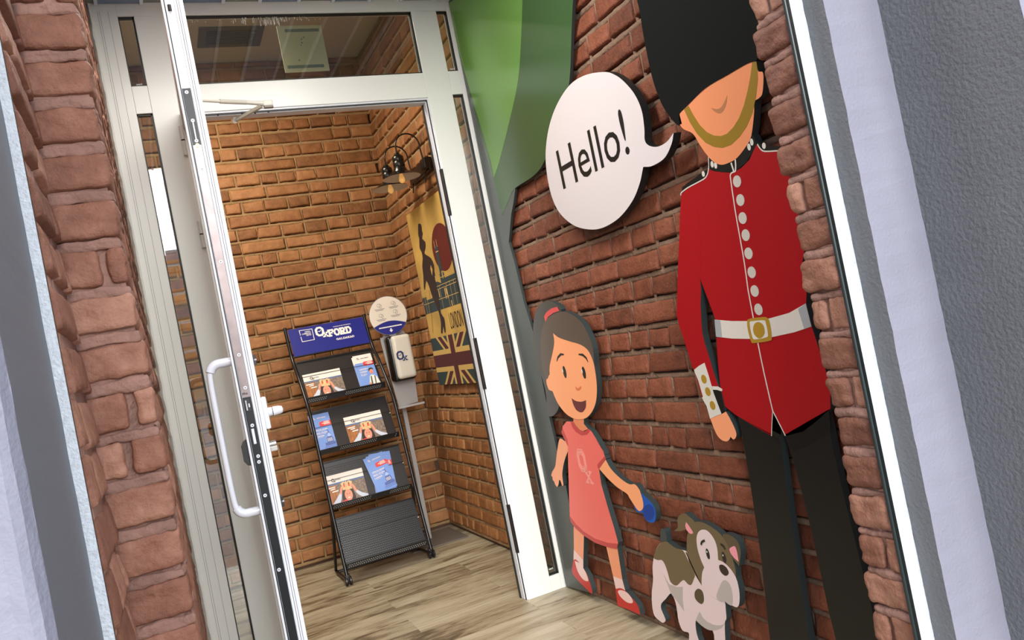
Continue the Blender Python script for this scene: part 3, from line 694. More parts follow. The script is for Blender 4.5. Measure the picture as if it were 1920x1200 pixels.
# --- speech bubble
BP = Plane((1.362, 0, 0), (0, -1, 0), (0, 0, 1))
bub = thing('speech_bubble', (1.38, 2.3, 1.6), 'white speech bubble board reading Hello! on the brick wall', 'wall decoration')
o_ = [(1133, 135), (1100, 140), (1073, 155), (1053, 180), (1037, 213), (1027, 250), (1023, 290), (1026, 330), (1035, 370), (1050, 400), (1075, 422), (1103, 430), (1130, 427), (1160, 409), (1185, 378), (1199, 345), (1206, 313), (1206, 313), (1223, 311), (1246, 296), (1259, 270), (1263, 249), (1263, 249), (1250, 266), (1233, 275), (1217, 273), (1209, 263), (1208, 240), (1203, 207), (1190, 177), (1170, 153), (1152, 140)]
P_ = smooth([BP.at(*p) for p in o_], 5)
b = MB(); b.slab(BP, P_, -.026, 0, vinyl('bubble white', (222, 214, 214), .45), vinyl('bubble black edge', (26, 30, 30))); b.build('board', bub)
b = MB(); e0 = BP.at(1057, 356); e1 = BP.at(1182, 287.5); w_ = e1[0]-e0[0]; rt = math.atan2(e1[1]-e0[1], w_)
th = BP.at(1043, 285)[1]-e0[1]
text_on(b, BP, 'Hello!', e0[0], e0[1]-.0, math.hypot(w_, e1[1]-e0[1]), th*1.03, .0006, vinyl('ink black', (24, 24, 24)), bold=.0, rot=rt); b.build('lettering', bub)

# --- guardsman
gd = thing('guard_cutout', (1.38, 1.6, 0), 'tall cut-out of a guardsman in red coat and black bearskin hat', 'wall decoration')
Z2 = lambda p: zm(1180, 0, 3.75, p); Z3 = lambda p: zm(1240, 250, 4, p); Z4 = lambda p: zm(1240, 540, 3.75, p); Z9 = lambda p: zm(1360, 760, 927/340, p)
RED = vinyl('coat red', (168, 10, 22)); BLK = vinyl('cloth black', (20, 22, 21)); SKIN = vinyl('skin peach', (240, 152, 104)); OLV = vinyl('old gold', (150, 120, 36)); CRM = vinyl('piping cream', (222, 218, 206))
GLD = vinyl('button gold', (176, 138, 44)); CUFG = vinyl('belt grey', (168, 172, 174))
# legs
lgL = A(Z9([(62, 40), (85, 150), (115, 320), (150, 550), (180, 760), (205, 980), (228, 1200)])); lgR = A(Z9([(430, 1200), (390, 950), (350, 690), (315, 440), (290, 240), (280, 60)]))
foot = lambda a0, a1: [(a0-.0, .09), (a0-.045, .03), (a0-.04, .012), (a1+.005, .012), (a1, .09)]
b = MB(); b.slab(CP, lgL+foot(lgL[-1][0]+.004, lgR[0][0]+.006)+lgR, -.02, 0, BLK, EDGE); b.build('trouser_leg', gd)
l2 = A(Z9([(285, 130), (310, 170), (340, 260), (390, 440), (440, 640), (490, 870), (530, 1060), (566, 1200)])); r2 = A(Z9([(785, 1200), (730, 960), (670, 720), (600, 440), (550, 220), (512, 20)]))
b = MB(); b.slab(CP, l2+foot(l2[-1][0]+.004, r2[0][0]+.006)+r2+[lgR[-1]], -.02, 0, BLK, EDGE); b.build('trouser_leg', gd)
# crotch panel between
patch('trouser_seat', gd, Z9([(60, 30), (300, 160), (520, 40), (500, -60), (100, -60)]), BLK, 0, True, False, n=1, thick=.0195)
fold = vinyl('cloth fold', (12, 13, 13))
patch('coat_shadow', gd, Z9([(75, 60), (240, 155), (275, 205), (275, 180), (240, 150)]), fold, 1, sm=False)
patch('coat_shadow', gd, Z9([(305, 150), (345, 235), (430, 205), (540, 130), (530, 20)]), fold, 1, sm=False)
# coat
cl = A(Z3([(295, 1100)])) + A(Z4([(340, 110), (375, 205), (385, 240), (390, 400), (402, 560), (415, 690), (430, 750), (448, 832), (520, 890), (640, 962), (776, 1040)])) + A(Z4([(785, 866)])) + A(Z4([(876, 1040), (1000, 1008), (1100, 930), (1190, 848), (1188, 680), (1110, 430), (1058, 270), (1018, 110)]))
cr_ = cl + A(Z3([(1090, 1200), (1075, 1060), (1060, 960), (1100, 700), (1120, 500), (1120, 300), (1060, 190), (960, 140), (893, 132), (780, 138), (745, 118), (712, 85), (660, 200), (600, 260), (540, 292), (500, 295), (400, 285), (358, 268), (350, 300), (280, 365), (200, 410), (150, 465), (200, 700), (250, 900)]))
b = MB(); b.slab(CP, cr_, -.02, .0004, RED, EDGE); b.build('coat', gd)
# sleeve, cuff, hand
sl = A(Z3([(150, 460), (142, 600), (135, 800), (126, 1000), (121, 1200)]))+A(Z4([(108, 180), (125, 260), (150, 330), (190, 460), (230, 580), (250, 640), (290, 770), (350, 760), (405, 700), (398, 680), (372, 600), (345, 510), (310, 400), (290, 320), (285, 270), (277, 120), (280, 0)]))+A(Z3([(292, 1100), (300, 800), (260, 500), (200, 410)]))
b = MB(); b.slab(CP, sl, -.02, .0006, RED, EDGE); b.build('sleeve', gd)
# far sleeve, mostly behind the brick pier
q0 = A([(1545, 330)])[0]; zz = q0[1]; aa = q0[0]
b = MB(); b.slab(CP, smooth([(aa, zz+.03), (aa+.07, zz-.02), (aa+.10, zz-.2), (aa+.115, zz-.5), (aa+.09, zz-.72), (aa+.05, zz-.72), (aa+.055, zz-.5), (aa+.03, zz-.25), (aa-.02, zz-.1)], 4), -.02, .0002, RED, EDGE); b.build('sleeve', gd)
b = MB(); b.slab(CP, smooth([(aa+.05, zz-.72), (aa+.09, zz-.72), (aa+.10, zz-.78), (aa+.075, zz-.83), (aa+.045, zz-.79)], 4), -.02, .0002, SKIN, EDGE); b.build('hand', gd)
patch('lower_cuff', gd, Z4([(298, 780), (345, 918), (385, 900), (450, 862), (435, 800), (420, 715), (362, 712), (340, 760)]), BLK, 2, True, False)
patch('cuff_panel', gd, Z4([(232, 575), (265, 548), (305, 525), (330, 600), (370, 740), (425, 885), (388, 898), (345, 918), (320, 830), (287, 770), (295, 765), (262, 650), (240, 600)]), CRM, 3, sm=False)
patch('cuff_band', gd, Z4([(355, 690), (400, 692), (432, 712), (427, 726), (395, 716), (360, 714)]), CRM, 3, sm=False)
for p in ((302, 640), (330, 728), (363, 825)):
    c = A(Z4([p]))[0]; multi('cuff_button', gd, [ell(c, .0118, .0128)], GLD, 4)
patch('hand', gd, Z4([(345, 918), (345, 918), (385, 900), (425, 885), (455, 868), (455, 868), (490, 930), (522, 1000), (528, 1040), (510, 1065), (488, 1048), (485, 1050), (475, 1070), (455, 1078), (420, 1065), (385, 1020)]), vinyl('skin light', (252, 166, 118)), 1, True)
# collar, shoulder straps, piping
patch('collar', gd, Z3([(355, 180), (362, 265), (400, 281), (460, 292), (540, 290), (585, 264), (640, 215), (690, 130), (716, 80), (700, 35), (680, 5), (600, 60), (450, 120)]), BLK, 2, True, False)
for p, r in (((383, 232), 1), ((409, 240), 1), ((660, 102), 1), ((680, 65), 1)):
    c = A(Z3([p]))[0]; multi('collar_stud', gd, [ell(c, .0058, .0085)], CRM, 3)
sh = patch('shoulder_strap', gd, Z3([(152, 455), (160, 402), (230, 348), (300, 300), (352, 266), (350, 305), (325, 330), (280, 360), (200, 405)]), BLK, 2, sm=False)
sh = patch('shoulder_strap', gd, Z3([(716, 40), (735, 75), (765, 82), (800, 88), (893, 98), (960, 110), (960, 140), (893, 128), (770, 128), (735, 95)]), BLK, 2, sm=False)
b = MB()
def strokes(mb, zf, pts, w, lvl, M): mb.slab(CP, ribbon(open_smooth(A(zf(pts)), 3), w), lvl*.0004-.0004, lvl*.0004, M)
strokes(b, Z3, [(149, 465), (152, 445), (200, 408), (280, 365), (330, 335), (350, 300), (356, 262)], .0032, 3, CRM)
strokes(b, Z3, [(356, 176), (357, 220), (358, 266)], .0025, 3, CRM)
strokes(b, Z3, [(722, 80), (745, 115), (780, 135), (893, 130), (970, 140)], .0032, 3, CRM)
strokes(b, Z3, [(525, 220), (535, 250), (545, 284)], .005, 3, CRM)
strokes(b, Z3, [(556, 190), (560, 240), (558, 285)], .0045, 3, CRM)
strokes(b, Z3, [(558, 285), (522, 305), (526, 370), (560, 600), (592, 780), (625, 970), (655, 1190)], .0036, 3, CRM)
strokes(b, Z4, [(610, 0), (632, 120), (650, 215)], .0036, 3, CRM)
strokes(b, Z4, [(680, 380), (725, 600), (785, 862)], .0036, 3, CRM)
strokes(b, Z4, [(785, 862), (780, 950), (777, 1040)], .002, 3, CRM)
strokes(b, Z4, [(785, 862), (830, 950), (874, 1038)], .003, 3, CRM)
b.build('piping', gd)
for p in ((317, 304),):
    multi('shoulder_stud', gd, [ell(A(Z3([p]))[0], .006, .0075)], CRM, 3)
multi('shoulder_stud', gd, [ell(A(Z3([(772, 93)]))[0], .006, .0075)], CRM, 3)
BUT = vinyl('button pale', (206, 200, 188))
for p in [Z3([q])[0] for q in ((570, 360), (595, 500), (612, 635), (635, 763), (656, 900), (680, 1042), (702, 1182))]+Z4([(685, 150)]):
    multi('coat_button', gd, [ell(A([p])[0], .0148, .0148)], BUT, 3)
# belt and buckle
patch('belt', gd, Z4([(376, 222), (500, 232), (620, 232), (760, 214), (900, 175), (1018, 108), (1058, 270), (940, 310), (780, 345), (650, 358), (500, 355), (388, 342)]), vinyl('belt cream', (224, 218, 206)), 3, sm=False)
patch('belt_fold', gd, Z4([(376, 222), (418, 227), (430, 348), (388, 342)]), CUFG, 4, sm=False)
patch('belt_fold', gd, Z4([(965, 148), (1018, 108), (1058, 270), (1008, 288)]), CUFG, 4, sm=False)
patch('buckle', gd, Z4([(608, 235), (625, 215), (720, 203), (748, 210), (765, 240), (780, 345), (765, 370), (660, 386), (635, 375), (612, 290)]), GLD, 5, n=3)
patch('buckle_inset', gd, Z4([(626, 245), (650, 232), (720, 226), (738, 240), (754, 320), (745, 345), (670, 360), (645, 345)]), CRM, 6, n=3)
patch('buckle_boss', gd, Z4([(690, 238), (662, 250), (651, 285), (660, 325), (690, 352), (718, 342), (732, 310), (722, 260)]), GLD, 7)
# face
face = Z2([(355, 800), (355, 800), (420, 735), (540, 620), (700, 525), (830, 450), (895, 430), (895, 430), (910, 500), (945, 515), (940, 650), (915, 690), (885, 715), (880, 800), (862, 950), (830, 1020), (760, 1110), (700, 1145), (650, 1158), (600, 1140), (550, 1090), (500, 1020), (450, 940), (385, 908), (360, 875), (372, 868)])
patch('face', gd, face, SKIN, 4, True, n=4)
cs = Z2([(388, 768), (430, 860), (480, 940), (540, 1003), (600, 1033), (660, 1040), (720, 1018), (780, 962), (830, 888), (870, 795), (895, 680), (908, 560), (905, 480), (897, 430), (868, 440), (855, 540), (835, 640), (810, 740), (775, 830), (735, 895), (690, 940), (650, 956), (600, 953), (550, 930), (500, 880), (455, 810), (418, 742)])
patch('chin_strap', gd, cs, OLV, 5, sm=False)
patch('mouth_shadow', gd, Z2([(577, 757), (577, 757), (612, 766), (640, 760), (665, 730), (692, 670), (692, 670), (686, 730), (665, 778), (640, 797), (606, 785)]), vinyl('face shade', (184, 124, 84)), 5)
# bearskin hat
hb = Z2([(895, 430), (830, 450), (700, 525), (540, 620), (420, 735), (357, 800), (358, 878), (325, 862), (265, 785), (215, 690), (160, 520), (105, 250), (60, 0)])
hp = A(hb); tp = hp[-1]
top = [(tp[0]-.03, tp[1]+.12), (tp[0]-.02, tp[1]+.24), (tp[0]+.03, tp[1]+.33), (tp[0]+.12, tp[1]+.39), (tp[0]+.24, tp[1]+.40), (tp[0]+.36, tp[1]+.35), (tp[0]+.42, tp[1]+.24), (tp[0]+.43, tp[1]+.10)]
e_ = hp[0]; rgt = [(tp[0]+.42, tp[1]-.04), (e_[0]+.05, e_[1]+.08), (e_[0]+.025, e_[1]+.01)]
b = MB(); b.slab(CP, open_smooth(hp+top+rgt, 4), -.024, .0028, mat('bearskin', (13, 16, 15), .8, spec=.15), vinyl('bearskin edge', (14, 16, 16))); b.build('bearskin_hat', gd)

# --- girl
gl = thing('girl_cutout', (1.38, 2.5, 0), 'cut-out of a smiling girl in a coral dress holding a blue lead handle', 'wall decoration')
K1 = lambda p: zm(960, 540, 3.75, p); K2 = lambda p: zm(960, 840, 10/3, p)
HR = vinyl('hair brown', (94, 82, 72)); HR2 = vinyl('ponytail grey', (72, 72, 68)); FC = vinyl('face peach', (255, 172, 122)); FC2 = vinyl('arm peach', (246, 166, 124)); CO = vinyl('dress coral', (240, 114, 104)); CO2 = vinyl('dress band', (196, 72, 70)); PK = vinyl('pale pink', (240, 206, 200)); DKE = vinyl('eye black', (36, 36, 32)); SHR = vinyl('shoe red', (196, 44, 40))
patch('ponytail', gl, K1([(345, 165), (320, 120), (260, 93), (200, 115), (165, 170), (150, 260), (150, 400), (175, 520), (210, 630), (238, 740), (246, 860), (262, 902), (300, 890), (330, 830), (330, 700), (300, 500), (300, 300)]), HR2, 0, True)
# far arm
patch('arm', gl, K2([(340, -40), (360, -90), (370, -20), (345, 30), (325, 90), (315, 150), (316, 190), (321, 232), (313, 234), (304, 208), (295, 200), (291, 225), (284, 243), (277, 238), (268, 224), (263, 208), (255, 200), (252, 180), (245, 172), (252, 148), (270, 115), (276, 70), (285, 0), (300, -60)]), FC2, 0, True, n=3)
# legs, socks, shoes
patch('leg', gl, K2([(385, 470), (385, 470), (450, 530), (450, 530), (446, 700), (446, 700), (387, 640), (387, 640)]), vinyl('leg peach', (242, 158, 118)), 0, True, False)
patch('leg', gl, K2([(585, 600), (658, 620), (690, 825), (632, 803)]), vinyl('leg peach', (242, 158, 118)), 0, True, False)
patch('sock', gl, K2([(387, 635), (446, 700), (446, 755), (420, 740), (385, 705)]), PK, 1, True, False)
patch('sock', gl, K2([(632, 800), (690, 822), (708, 890), (650, 885)]), PK, 1, True, False)
patch('shoe', gl, K2([(385, 700), (385, 700), (402, 697), (440, 742), (468, 785), (488, 840), (502, 890), (500, 913), (500, 913), (430, 845), (380, 785), (378, 740)]), SHR, 2, True, n=3)
patch('shoe', gl, K2([(648, 880), (648, 880), (680, 876), (710, 893), (750, 935), (788, 985), (804, 1043), (804, 1043), (735, 1012), (662, 985), (662, 985), (654, 930)]), SHR, 2, True, n=3)
patch('shoe_opening', gl, K2([(394, 706), (394, 706), (425, 722), (455, 765), (472, 805), (476, 832), (445, 820), (412, 770)]), PK, 3, n=3)
patch('shoe_opening', gl, K2([(664, 893), (690, 889), (725, 908), (752, 945), (754, 968), (725, 966), (695, 945), (672, 918)]), PK, 3, n=3)
# neck and dress
patch('neck', gl, K1([(438, 890), (505, 895), (505, 955), (535, 992), (500, 1006), (465, 995), (430, 940)]), vinyl('neck peach', (230, 140, 96)), 0, True, False)
dr = K1([(385, 938), (430, 938), (448, 965), (478, 1000), (512, 1008), (540, 990), (562, 1010), (600, 1070), (655, 1170)])+K2([(565, 5), (587, 68), (545, 132), (560, 230), (600, 370), (640, 500), (664, 590), (656, 632), (600, 620), (520, 592), (450, 547), (400, 503), (368, 462), (362, 430), (358, 300), (352, 100), (350, 0)])+K1([(396, 1115), (370, 1060), (350, 1015), (358, 972)])
patch('dress', gl, dr, CO, 2, True, False)
patch('dress_hem', gl, K2([(364, 425), (368, 462), (400, 503), (450, 547), (520, 592), (600, 620), (656, 632), (664, 598), (600, 592), (520, 566), (450, 522), (400, 475)]), CO2, 3, sm=False)
patch('neckline', gl, K1([(412, 938), (430, 938), (448, 965), (478, 1000), (512, 1008), (540, 990), (552, 1003), (530, 1030), (490, 1036), (450, 1010), (425, 975)]), CO2, 3, sm=False)
patch('sleeve_band', gl, K1([(356, 985), (352, 1022), (370, 1062), (396, 1115), (392, 1070), (372, 1020)]), CO2, 3, sm=False)
patch('sleeve_band', gl, K2([(587, 68), (545, 132), (535, 118), (537, 100), (580, 52)]), CO2, 3, sm=False)
# dress emblem
EM = vinyl('emblem pink', (240, 160, 150)); b = MB(); c = A(K2([(437, 78)]))[0]; hgt = A(K2([(425, 5)]))[0][1]-A(K2([(450, 150)]))[0][1]
rot_ = 0
T2 = lambda p: (c[0]+p[0]*hgt, c[1]+p[1]*hgt)
oc = [(.18, -.5), (.36, -.28), (.36, .28), (.18, .5), (-.18, .5), (-.36, .28), (-.36, -.28), (-.18, -.5)]
for s0, s1 in ((1, .9), (.82, .62), (.56, .5)):
    for i in range(8):
        p, q_ = oc[i], oc[(i+1) % 8]; b.slab(CP, [T2((p[0]*s0, p[1]*s0)), T2((q_[0]*s0, q_[1]*s0)), T2((q_[0]*s1, q_[1]*s1)), T2((p[0]*s1, p[1]*s1))], .0008, .0012, EM)
for st in SLAB['X']:
    P = [(.10+x*.46, -.92+y*.46) for x, y in st]; b.slab(CP, [T2(x) for x in seg_poly(P[0], P[1], .09)], .0008, .0012, EM)
b.build('dress_emblem', gl)
# near arm and lead handle
patch('lead_handle', gl, K2([(765, 345), (772, 385), (795, 404), (818, 405), (826, 432), (850, 460), (880, 467), (897, 450), (898, 400), (885, 360), (860, 330), (830, 300), (808, 282), (790, 300)]), vinyl('handle blue', (16, 88, 186)), 1, True, n=3)
patch('lead_handle_disc', gl, K2([(855, 352), (828, 368), (820, 400), (832, 436), (856, 452), (880, 440), (890, 405), (880, 368)]), vinyl('disc blue', (8, 62, 150)), 2)
patch('arm', gl, K2([(587, 72), (587, 72), (620, 130), (680, 190), (735, 226), (770, 226), (798, 260), (806, 282), (820, 330), (822, 370), (808, 391), (790, 390), (762, 352), (735, 310), (720, 285), (660, 245), (600, 190), (547, 130), (547, 130)]), FC, 3, True, n=3)
# head
patch('face', gl, K1([(290, 315), (330, 340), (400, 340), (480, 390), (540, 420), (565, 480), (583, 560), (598, 680), (595, 780), (575, 850), (540, 900), (500, 921), (440, 919), (380, 882), (330, 820), (300, 760), (286, 726), (262, 715), (245, 670), (245, 630), (258, 612), (266, 606), (264, 540), (275, 430)]), FC, 3, True, n=4)
patch('hair', gl, K1([(228, 245), (280, 190), (350, 165), (420, 185), (490, 240), (540, 330), (572, 430), (582, 545), (582, 545), (560, 480), (530, 430), (480, 396), (400, 372), (330, 347), (290, 316), (290, 316), (299, 380), (286, 460), (268, 540), (264, 606), (264, 606), (245, 640), (215, 560), (203, 450), (205, 340)]), HR, 4, True, n=4)
patch('hair_tie', gl, K1([(228, 200), (245, 170), (280, 143), (320, 131), (336, 160), (290, 176), (255, 204), (238, 238)]), vinyl('tie red', (216, 84, 84)), 5, sm=False)
for pts, w in (([(317, 515), (325, 488), (345, 466), (367, 467)], [.004, .009, .010, .005]), ([(470, 466), (500, 470), (524, 492), (537, 520)], [.005, .010, .009, .004])):
    P = A(K1(pts)); b = MB(); b.slab(CP, ribbon(P, w), .0012, .0016, DKE); b.build('eyebrow', gl)
for cx, cy in ((372, 590), (508, 595)):
    c = A(K1([(cx, cy)]))[0]; top_ = A(K1([(cx-6, cy-43)]))[0]; hh = top_[1]-c[1]
    multi('eye', gl, [ell(c, .0125, hh)], DKE, 4); c2 = A(K1([(cx-13, cy-10)]))[0]; multi('eye_glint', gl, [ell(c2, .0035, .0075)], vinyl('glint', (240, 240, 236)), 5)
patch('nose', gl, K1([(450, 690), (458, 701), (470, 704), (484, 690), (489, 700), (482, 715), (466, 721), (452, 710)]), vinyl('nose shade', (222, 122, 84)), 4)
patch('mouth', gl, K1([(421, 774), (421, 774), (450, 793), (490, 799), (523, 788), (523, 788), (522, 832), (510, 860), (490, 874), (458, 860), (435, 822)]), vinyl('mouth maroon', (104, 46, 48)), 4)

# --- dog
dg_ = thing('dog_cutout', (1.38, 2.1, 0), 'cut-out of a brown and white bulldog puppy at the foot of the wall', 'wall decoration')
K3 = lambda p: zm(1180, 900, 4, p)
BR = vinyl('coat brown', (112, 96, 68)); WH = vinyl('coat white', (232, 212, 212)); GR = vinyl('coat grey', (190, 180, 174)); PNK = vinyl('ear pink', (244, 158, 168)); DBR = vinyl('dark brown', (86, 72, 52))
patch('tail', dg_, K3([(240, 480), (232, 400), (240, 370), (265, 374), (280, 440), (280, 480)]), vinyl('tail grey', (64, 70, 70)), 0, True)
body = K3([(262, 456), (218, 490), (190, 550), (180, 600), (174, 660), (178, 750), (168, 850), (172, 950), (190, 1020), (235, 1062), (256, 1070), (272, 1050), (252, 1000), (238, 960), (242, 925), (275, 890), (312, 850), (340, 900), (355, 960), (370, 1060), (400, 1130), (445, 1146), (447, 1200), (452, 1290), (470, 1345), (530, 1350), (560, 1330), (535, 1240), (505, 1150), (498, 1055), (540, 1090), (625, 1130), (640, 1240), (650, 1330), (690, 1350), (735, 1340), (722, 1240), (716, 1075), (728, 1040), (722, 960), (714, 905), (650, 700), (560, 560), (480, 560), (420, 530), (350, 512), (300, 478)])
bp_ = A(body); bp_ = [(a, max(z, .006)) for a, z in smooth(bp_, 3)]
b = MB(); b.slab(CP, bp_, -.02, 0, WH, EDGE); b.build('body', dg_)
patch('back_patch', dg_, K3([(262, 458), (220, 490), (190, 550), (184, 585), (215, 600), (245, 600), (270, 640), (290, 700), (310, 765), (352, 792), (385, 765), (410, 750), (440, 780), (465, 786), (485, 740), (492, 716), (475, 680), (440, 600), (402, 528), (350, 512), (300, 478)]), BR, 1, n=3)
patch('belly_shade', dg_, K3([(250, 690), (300, 780), (360, 802), (402, 800), (402, 900), (412, 985), (355, 905), (312, 850), (290, 790)]), GR, 1, sm=False)
patch('chest_shade', dg_, K3([(528, 985), (528, 985), (560, 1040), (620, 1080), (680, 1090), (716, 1075), (716, 1075), (690, 1110), (640, 1128), (590, 1122), (540, 1090), (498, 1050), (498, 1050)]), GR, 1, n=3)
b = MB(); P = A(K3([(425, 540), (470, 640), (520, 745), (552, 800)])); b.slab(CP, ribbon(P, [.005, .006, .004, .001]), .0004, .0008, vinyl('line brown', (84, 62, 50))); b.build('neck_line', dg_)
patch('ear', dg_, K3([(335, 383), (335, 383), (366, 352), (360, 300), (378, 265), (415, 250), (455, 280), (490, 315), (480, 370), (455, 410), (425, 372), (390, 383)]), BR, 1, True, n=3)
patch('ear', dg_, K3([(698, 412), (740, 408), (790, 435), (822, 480), (836, 550), (823, 647), (823, 647), (798, 615), (770, 580), (735, 500)]), vinyl('ear brown', (94, 82, 58)), 1, True, n=3)
patch('head', dg_, K3([(490, 315), (545, 316), (600, 342), (660, 383), (705, 430), (745, 500), (775, 590), (797, 670), (802, 730), (825, 820), (829, 900), (812, 955), (765, 938), (715, 907), (640, 880), (560, 800), (545, 790), (510, 735), (465, 660), (436, 560), (432, 460), (440, 400), (465, 350)]), BR, 2, True, n=3)
patch('muzzle', dg_, K3([(550, 372), (590, 383), (635, 440), (660, 510), (668, 600), (668, 600), (700, 612), (750, 655), (800, 730), (824, 820), (828, 910), (811, 953), (765, 936), (715, 907), (640, 885), (560, 810), (545, 780), (548, 700), (564, 655), (564, 655), (540, 600), (515, 520), (506, 440), (520, 390)]), WH, 3, n=3)
patch('jowl_shade', dg_, K3([(655, 877), (680, 800), (700, 760), (725, 750), (760, 782), (778, 860), (775, 937), (745, 930), (715, 907), (692, 910)]), GR, 4, n=3)
patch('nose', dg_, K3([(678, 640), (700, 634), (730, 655), (748, 690), (740, 712), (720, 716), (695, 697), (680, 668)]), vinyl('nose dark', (50, 38, 34)), 4)
patch('chest_spot', dg_, K3([(515, 815), (492, 840), (492, 880), (510, 910), (540, 930), (558, 912), (558, 870), (545, 830)]), DBR, 1)
patch('ear_lining', dg_, K3([(428, 316), (428, 316), (450, 345), (475, 385), (478, 400), (455, 400), (430, 370), (422, 340)]), PNK, 3, n=3)
patch('ear_lining', dg_, K3([(775, 499), (795, 499), (812, 550), (821, 612), (821, 612), (790, 585), (762, 548), (753, 515)]), PNK, 3, n=3)
for cx, cy in ((592, 553), (713, 580)):
    c = A(K3([(cx, cy)]))[0]; multi('eye', dg_, [ell(c, .008, .0165, rot=.0)], DKE, 5); multi('eye_glint', dg_, [ell((c[0]-.002, c[1]+.006), .002, .003)], vinyl('glint', (240, 240, 236)), 6)
for pts in ([(542, 486), (548, 464), (570, 452)], [(688, 480), (708, 494), (722, 520)]): b = MB(); b.slab(CP, ribbon(open_smooth(A(K3(pts)), 3), .007), .0018, .0022, DKE); b.build('eyebrow', dg_)

# ================================================================== ROOM FURNISHINGS
# canvas poster
CV = Plane((1.432, 0, 0), (0, -1, 0), (0, 0, 1)); K4 = lambda p: zm(750, 380, 514/150, p)
OCH = mat('canvas ochre', (196, 160, 84), .7, var=.22, vscale=5, bump=.0006, bscale=300); CDK = mat('canvas charcoal', (44, 46, 48), .7); CRD = mat('canvas dark red', (96, 26, 18), .7); FIG = mat('canvas silhouette', (48, 32, 30), .7); GOLD = mat('canvas gold', (205, 172, 100), .7); MAR = mat('canvas maroon', (82, 34, 38), .7); TEAL = mat('canvas teal', (44, 62, 66), .7)
pc = thing('canvas_picture', (1.44, 4.12, .9), 'tall ochre canvas of a London skyline, silhouette and flag on the inner brick wall', 'picture')
b = MB(); b.box((1.4325, 3.80, .898), (1.452, 4.425, 1.907), mat('canvas edge', (40, 30, 26), .7)); b.build('canvas_frame', pc)
b = MB(); cp = lambda pts, off, M: b.slab(CV, [CV.at(*p) for p in pts], 0, off, M, flat=True)
a0, a1 = -4.423, -3.802
b.slab(CV, [(a0, .90), (a1, .90), (a1, 1.905), (a0, 1.905)], -.001, .0004, OCH, flat=True)
# sun
cS = CV.at(*K4([(262, 290)])[0]); rS = CV.at(*K4([(250, 128)])[0])[1]-cS[1]
b.slab(CV, ell((cS[0]+.02, cS[1]), .155, rS, 40), 0, .0008, CRD, flat=True)
# skyline block
zb0 = CV.at(*K4([(190, 712)])[0])[1]; zs1 = CV.at(*K4([(350, 480)])[0])[1]
b.slab(CV, [(a0+.0, zb0), (a1, zb0), (a1, zs1+.02), (-3.98, zs1+.02), (-3.98, zs1+.05), (-4.05, zs1+.05), (-4.05, zs1), (-4.12, zs1+.02), (-4.12, zs1+.07), (-4.17, zs1+.07), (-4.17, zs1-.02), (-4.25, zs1-.06), (-4.35, zs1-.06), (-4.35, zs1-.04), (a0, zs1-.04)], 0, .0012, TEAL, flat=True)
for x0_, w_, h_ in ((-4.165, .035, .15), (-4.04, .045, .20)): 
    b.slab(CV, [(x0_, zs1), (x0_+w_, zs1), (x0_+w_, zs1+h_), (x0_, zs1+h_)], 0, .0013, TEAL, flat=True)
    for k in (0, w_-.006): b.slab(CV, [(x0_+k, zs1+h_-.01), (x0_+k+.005, zs1+h_-.01), (x0_+k+.005, zs1+h_+.03), (x0_+k, zs1+h_+.03)], 0, .0014, GOLD, flat=True)
    b.slab(CV, [(x0_, zs1+h_-.035), (x0_+w_, zs1+h_-.035), (x0_+w_, zs1+h_-.03), (x0_, zs1+h_-.03)], 0, .0014, GOLD, flat=True)
rnd = random.Random(4)
for zl in (zb0+.055, zb0+.11, zb0+.165, zs1-.01): b.slab(CV, [(a0+.01, zl), (a1, zl), (a1, zl+.003), (a0+.01, zl+.003)], 0, .0014, GOLD, flat=True)
for x_ in (-4.38, -4.34, -4.15, -4.09, -3.98, -3.92, -3.86): b.slab(CV, [(x_, zb0), (x_+.003, zb0), (x_+.003, zs1-.01), (x_, zs1-.01)], 0, .0014, GOLD, flat=True)
for x_, z_, h_ in ((-4.13, zs1+.015, .035), (-4.01, zs1+.02, .04), (-3.99, zs1-.09, .05), (-4.02, zs1-.09, .05), (-4.12, zs1-.07, .04), (-4.0, zb0+.07, .035), (-4.02, zb0+.07, .035), (-3.95, zb0+.0, .03)):
    b.slab(CV, [(x_, z_), (x_+.012, z_), (x_+.012, z_+h_), (x_, z_+h_)], 0, .0015, GOLD, flat=True)
# figure silhouette
fg = K4([(122, 135), (137, 140), (142, 180), (148, 200), (143, 230), (163, 250), (165, 290), (158, 320), (170, 335), (200, 355), (218, 395), (222, 440), (222, 480), (235, 520), (242, 570), (255, 640), (265, 710), (285, 740), (292, 790), (295, 830), (288, 832), (280, 790), (275, 835), (266, 835), (265, 770), (250, 700), (225, 640), (205, 590), (190, 540), (170, 500), (162, 560), (155, 540), (152, 470), (145, 410), (148, 360), (142, 320), (128, 290), (126, 230), (120, 210), (118, 150)])
b.slab(CV, smooth([CV.at(*p) for p in fg], 2), 0, .0022, FIG, flat=True)
b.slab(CV, [CV.at(*p) for p in K4([(200, 400), (212, 430), (210, 470), (198, 425)])], 0, .0026, OCH, flat=True)
for p in (K4([(190, 560), (215, 840)]),): b.slab(CV, ribbon([CV.at(*q_) for q_ in p], .003), 0, .0022, FIG, flat=True)
# LONDON
l0 = CV.at(*K4([(332, 812)])[0]); l1 = CV.at(*K4([(412, 792)])[0]); lt = CV.at(*K4([(320, 700)])[0])
text_on(b, CV, 'LONDON', l0[0], l0[1], min(l1[0], a1-.02)-l0[0], (lt[1]-l0[1])*.95, .0016, FIG)
